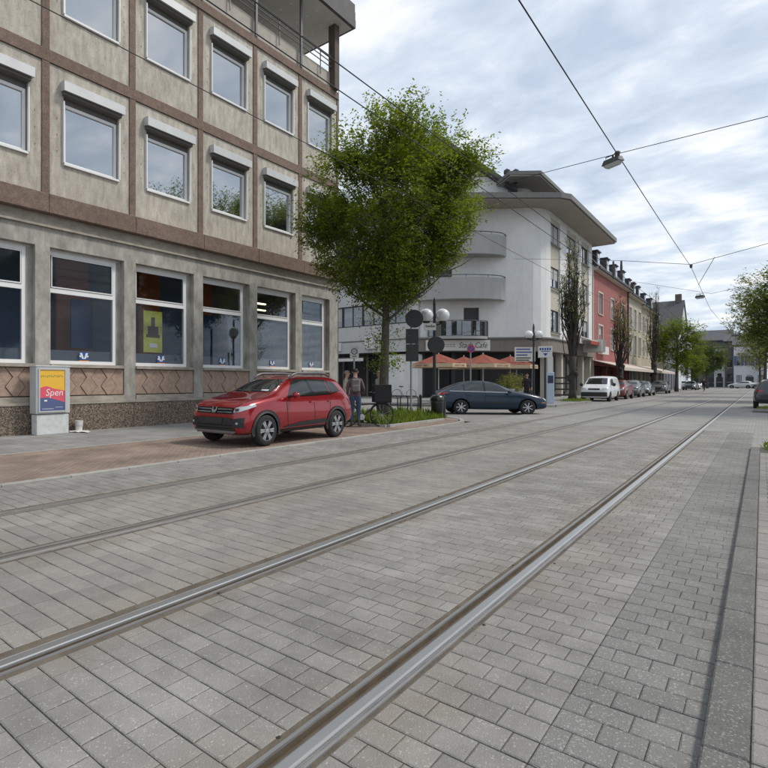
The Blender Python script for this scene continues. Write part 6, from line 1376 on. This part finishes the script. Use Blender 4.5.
MB().extr([(-0.75,5.6),(0.7,5.0),(0.7,4.9),(-0.75,5.5)], 'y', -1.6, 1.6).build('cloth', 'awning_cloth', PV); MB().box(0.69,0.72,-1.6,1.6,4.65,4.95).build('valance', 'awning_red', PV)

# ================================================================== overhead lines, hanging lamps, crane
mat('wire', (0.03,0.03,0.033), 0.6, var=0); mat('insulator', (0.06,0.055,0.05), 0.5, var=0.1); mat('lamp_housing', (0.07,0.075,0.08), 0.5, var=0.1); mat('lamp_glass', (0.5,0.5,0.49), 0.25, var=0.03)
def wire(name, label, pts, r, cat='wire', sag=0.0, group='overhead wires', n=10):
    P3 = []
    for p, q in zip(pts[:-1], pts[1:]):
        p, q = Vector(p), Vector(q)
        for i in range(n): t = i/n; P3.append(p.lerp(q, t)-Vector((0,0,sag*4*t*(1-t))))
    P3.append(Vector(pts[-1])); return tag(MB().tube(P3, r, 5).build(name, 'wire', None, smooth=True), label, cat, group)
wire('contact_wire', 'tram contact wire over the near track, rising to the top of the sky', [(-2.04,-8,5.86),(-2.04,12.4,5.79),(-2.02,27.0,5.86),(-2.25,42,5.7),(-2.04,60,5.7),(-2.04,90,5.7),(-2.04,150,5.7)], 0.0085, sag=0.03)
wire('contact_wire', 'upper of the two parallel wires crossing the bank terrace', [(-4.65,-8,6.2),(-4.65,12,6.2),(-4.65,30,6.2),(-4.65,44,6.25),(-4.9,80,6.1),(-4.9,150,6.1)], 0.0095, sag=0.03)
wire('contact_wire', 'lower of the two parallel wires crossing the bank terrace', [(-5.07,-8,6.2),(-5.07,12,6.2),(-5.07,30,6.2),(-5.07,44,6.25),(-5.3,80,6.1),(-5.3,150,6.1)], 0.0095, sag=0.03)
wire('feeder_cable', 'single cable slanting across the bank upper windows', [(-6.68,-8,6.2),(-6.68,14,6.2),(-6.7,34,6.15),(-6.7,70,6.2)], 0.0075, sag=0.03)
wire('span_wire', 'span wire carrying the nearest hanging lamp across the street', [(9,11.7,7.2),(0.07,12.3,5.78),(-2.04,12.42,5.80),(-4.3,13.9,6.28),(-13.98,20.3,11.1)], 0.007)
wire('span_wire', 'second span wire from the white corner building across the street', [(9,26.0,8.0),(-2.02,27.0,5.95),(-4.65,29.2,6.85),(-14.3,44.9,11.0)], 0.010)
wire('span_wire', 'third span wire carrying the far hanging lamp', [(9,42,8.6),(-2.2,42,6.6),(-12.3,49,10.5)], 0.009)
wire('span_wire', 'bridle wire bracing the near contact wire below second span', [(-1.3,26.6,6.05),(-2.1,31.5,5.75)], 0.010)
wire('span_wire', 'fourth span wire far down the street', [(9,75,8.0),(-2.0,75,6.3),(-12.3,76,8.5)], 0.012)
def drop(x, y, z0, z1, lab):
    T = thing('wire_hanger', lab, 'hanger', (x,y,0), 0, 'wire hangers'); MB().tube([(0,0,z0),(0,0,z1)], 0.016, 5).build('rod', 'wire', T); MB().lathe([(0.001,z1-0.02),(0.035,z1),(0.05,(z0+z1)/2),(0.035,z0-0.05),(0.001,z0)], n=8).build('insulator', 'insulator', T)
drop(-4.65,29.2,6.22,6.85,'insulated hanger of the upper parallel wire'); drop(-5.07,29.88,6.22,7.0,'insulated hanger of the lower parallel wire'); drop(-2.02,27.0,5.86,5.96,'clamp where the near contact wire meets the second span'); drop(-2.04,12.4,5.79,5.84,'clamp where the near contact wire meets the nearest span')
def hanging_lamp(label, loc, rz, s=1.0):
    T = thing('hanging_lamp', label, 'lamp', loc, rz, 'lamps hung over the street'); T.scale = (s,s,s)
    b = MB(); b.add([(-0.30,-0.13,0),(0.30,-0.13,0),(0.30,0.13,0),(-0.30,0.13,0),(-0.24,-0.10,0.16),(0.24,-0.10,0.16),(0.24,0.10,0.16),(-0.24,0.10,0.16)], [(4,5,6,7),(0,1,5,4),(1,2,6,5),(2,3,7,6),(3,0,4,7),(3,2,1,0)]); b.build('housing', 'lamp_housing', T, bevel=0.01)
    b = MB(); b.add([(-0.27,-0.11,-0.003),(0.27,-0.11,-0.003),(0.27,0.11,-0.003),(-0.27,0.11,-0.003),(-0.20,-0.07,-0.10),(0.20,-0.07,-0.10),(0.20,0.07,-0.10),(-0.20,0.07,-0.10)], [(7,6,5,4),(4,5,1,0),(5,6,2,1),(6,7,3,2),(7,4,0,3)]); b.build('glass', 'lamp_glass', T)
    b = MB(); b.tube([(0,0,0.16),(0,0,0.26)], 0.03, 6); b.tube([(-0.25,0,0.27),(0.25,0,0.27)], 0.018, 5); b.tube([(-0.24,0,0.13),(-0.24,0,0.27)], 0.008, 4); b.build('bracket', 'lamp_housing', T)
hanging_lamp('grey box lamp hanging on the nearest span wire', (-2.13, 12.5, 5.66), R(-30), 0.62); hanging_lamp('lamp hanging on the third span wire farther away', (-2.75, 42.4, 6.48), R(-30), 0.8); hanging_lamp('small distant lamp hanging far down the street', (-2.0, 75.0, 6.05), 0, 1.2)
CR = thing('tower_crane', 'pale tower crane far beyond the trees with its jib across the sky', 'crane', (62, 330, 0)); mat('crane_paint', (0.55,0.50,0.42), 0.7, var=0.05); mat('crane_block', (0.30,0.20,0.13), 0.8, var=0.1)
b = MB(); dj = Vector((-0.80,-0.60,0)); z = 45.0
base = Vector((0,0,z))
for o_ in ((0,0,0),(0,0,1.6)):
    b.tube([base+dj*70+Vector(o_), base-dj*14+Vector(o_)], 0.16, 4)
k = 70
while k > -13: b.tube([base+dj*k, base+dj*(k-1.5)+Vector((0,0,1.6)), base+dj*(k-3)], 0.10, 3); k -= 3
b.build('jib', 'crane_paint', CR)
b = MB()
for sx in (-0.9, 0.9):
    for sy in (-0.9, 0.9): b.tube([(sx,sy,0),(sx,sy,z+1)], 0.16, 4)
for i in range(22): b.tube([(-0.9,-0.9,2*i),(0.9,-0.9,2*i+2),(0.9,0.9,2*i),(-0.9,0.9,2*i+2)], 0.08, 3)
b.build('mast', 'crane_paint', CR); q = base+dj*54; MB().box(q.x-1.6,q.x+1.6,q.y-1.6,q.y+1.6,z-1.6,z+0.4).build('trolley', 'crane_block', CR); MB().box(9.5,12.5,6,9,z-2.0,z-0.2).build('counterweight', 'crane_block', CR)

# dark moss and grit lodged along the rails
b = MB()
for k, xr in enumerate(RAILS):
    for sd_ in (-0.115, 0.115):
        n_ = (9, 4, 0, 0)[k]
        for _ in range(n_):
            y0_ = abs(rng.gauss(0, 6))+1.2
            for _q in range(5): pass
            y = y0_+rng.gauss(0,0.03); x = xr+sd_+rng.gauss(0,0.008); r_ = rng.uniform(0.004,0.016)*(1.6 if rng.random() < 0.08 else 1)
            pts_ = [(x+r_*rng.uniform(0.6,1.2)*math.cos(t), y+r_*rng.uniform(0.8,2.0)*math.sin(t), -0.002) for t in (0,1.25,2.5,3.77,5.0)]
            b.add([(x,y,r_*0.45)]+pts_, [(0,i+1,(i+1) % 5+1) for i in range(5)])
mat('grit', (0.035,0.032,0.024), 0.95, var=0.3, scale=30)
tag(b.build('rail_grit', 'grit'), 'dark grit and moss lodged beside the tram rails', 'grit', kind='stuff')
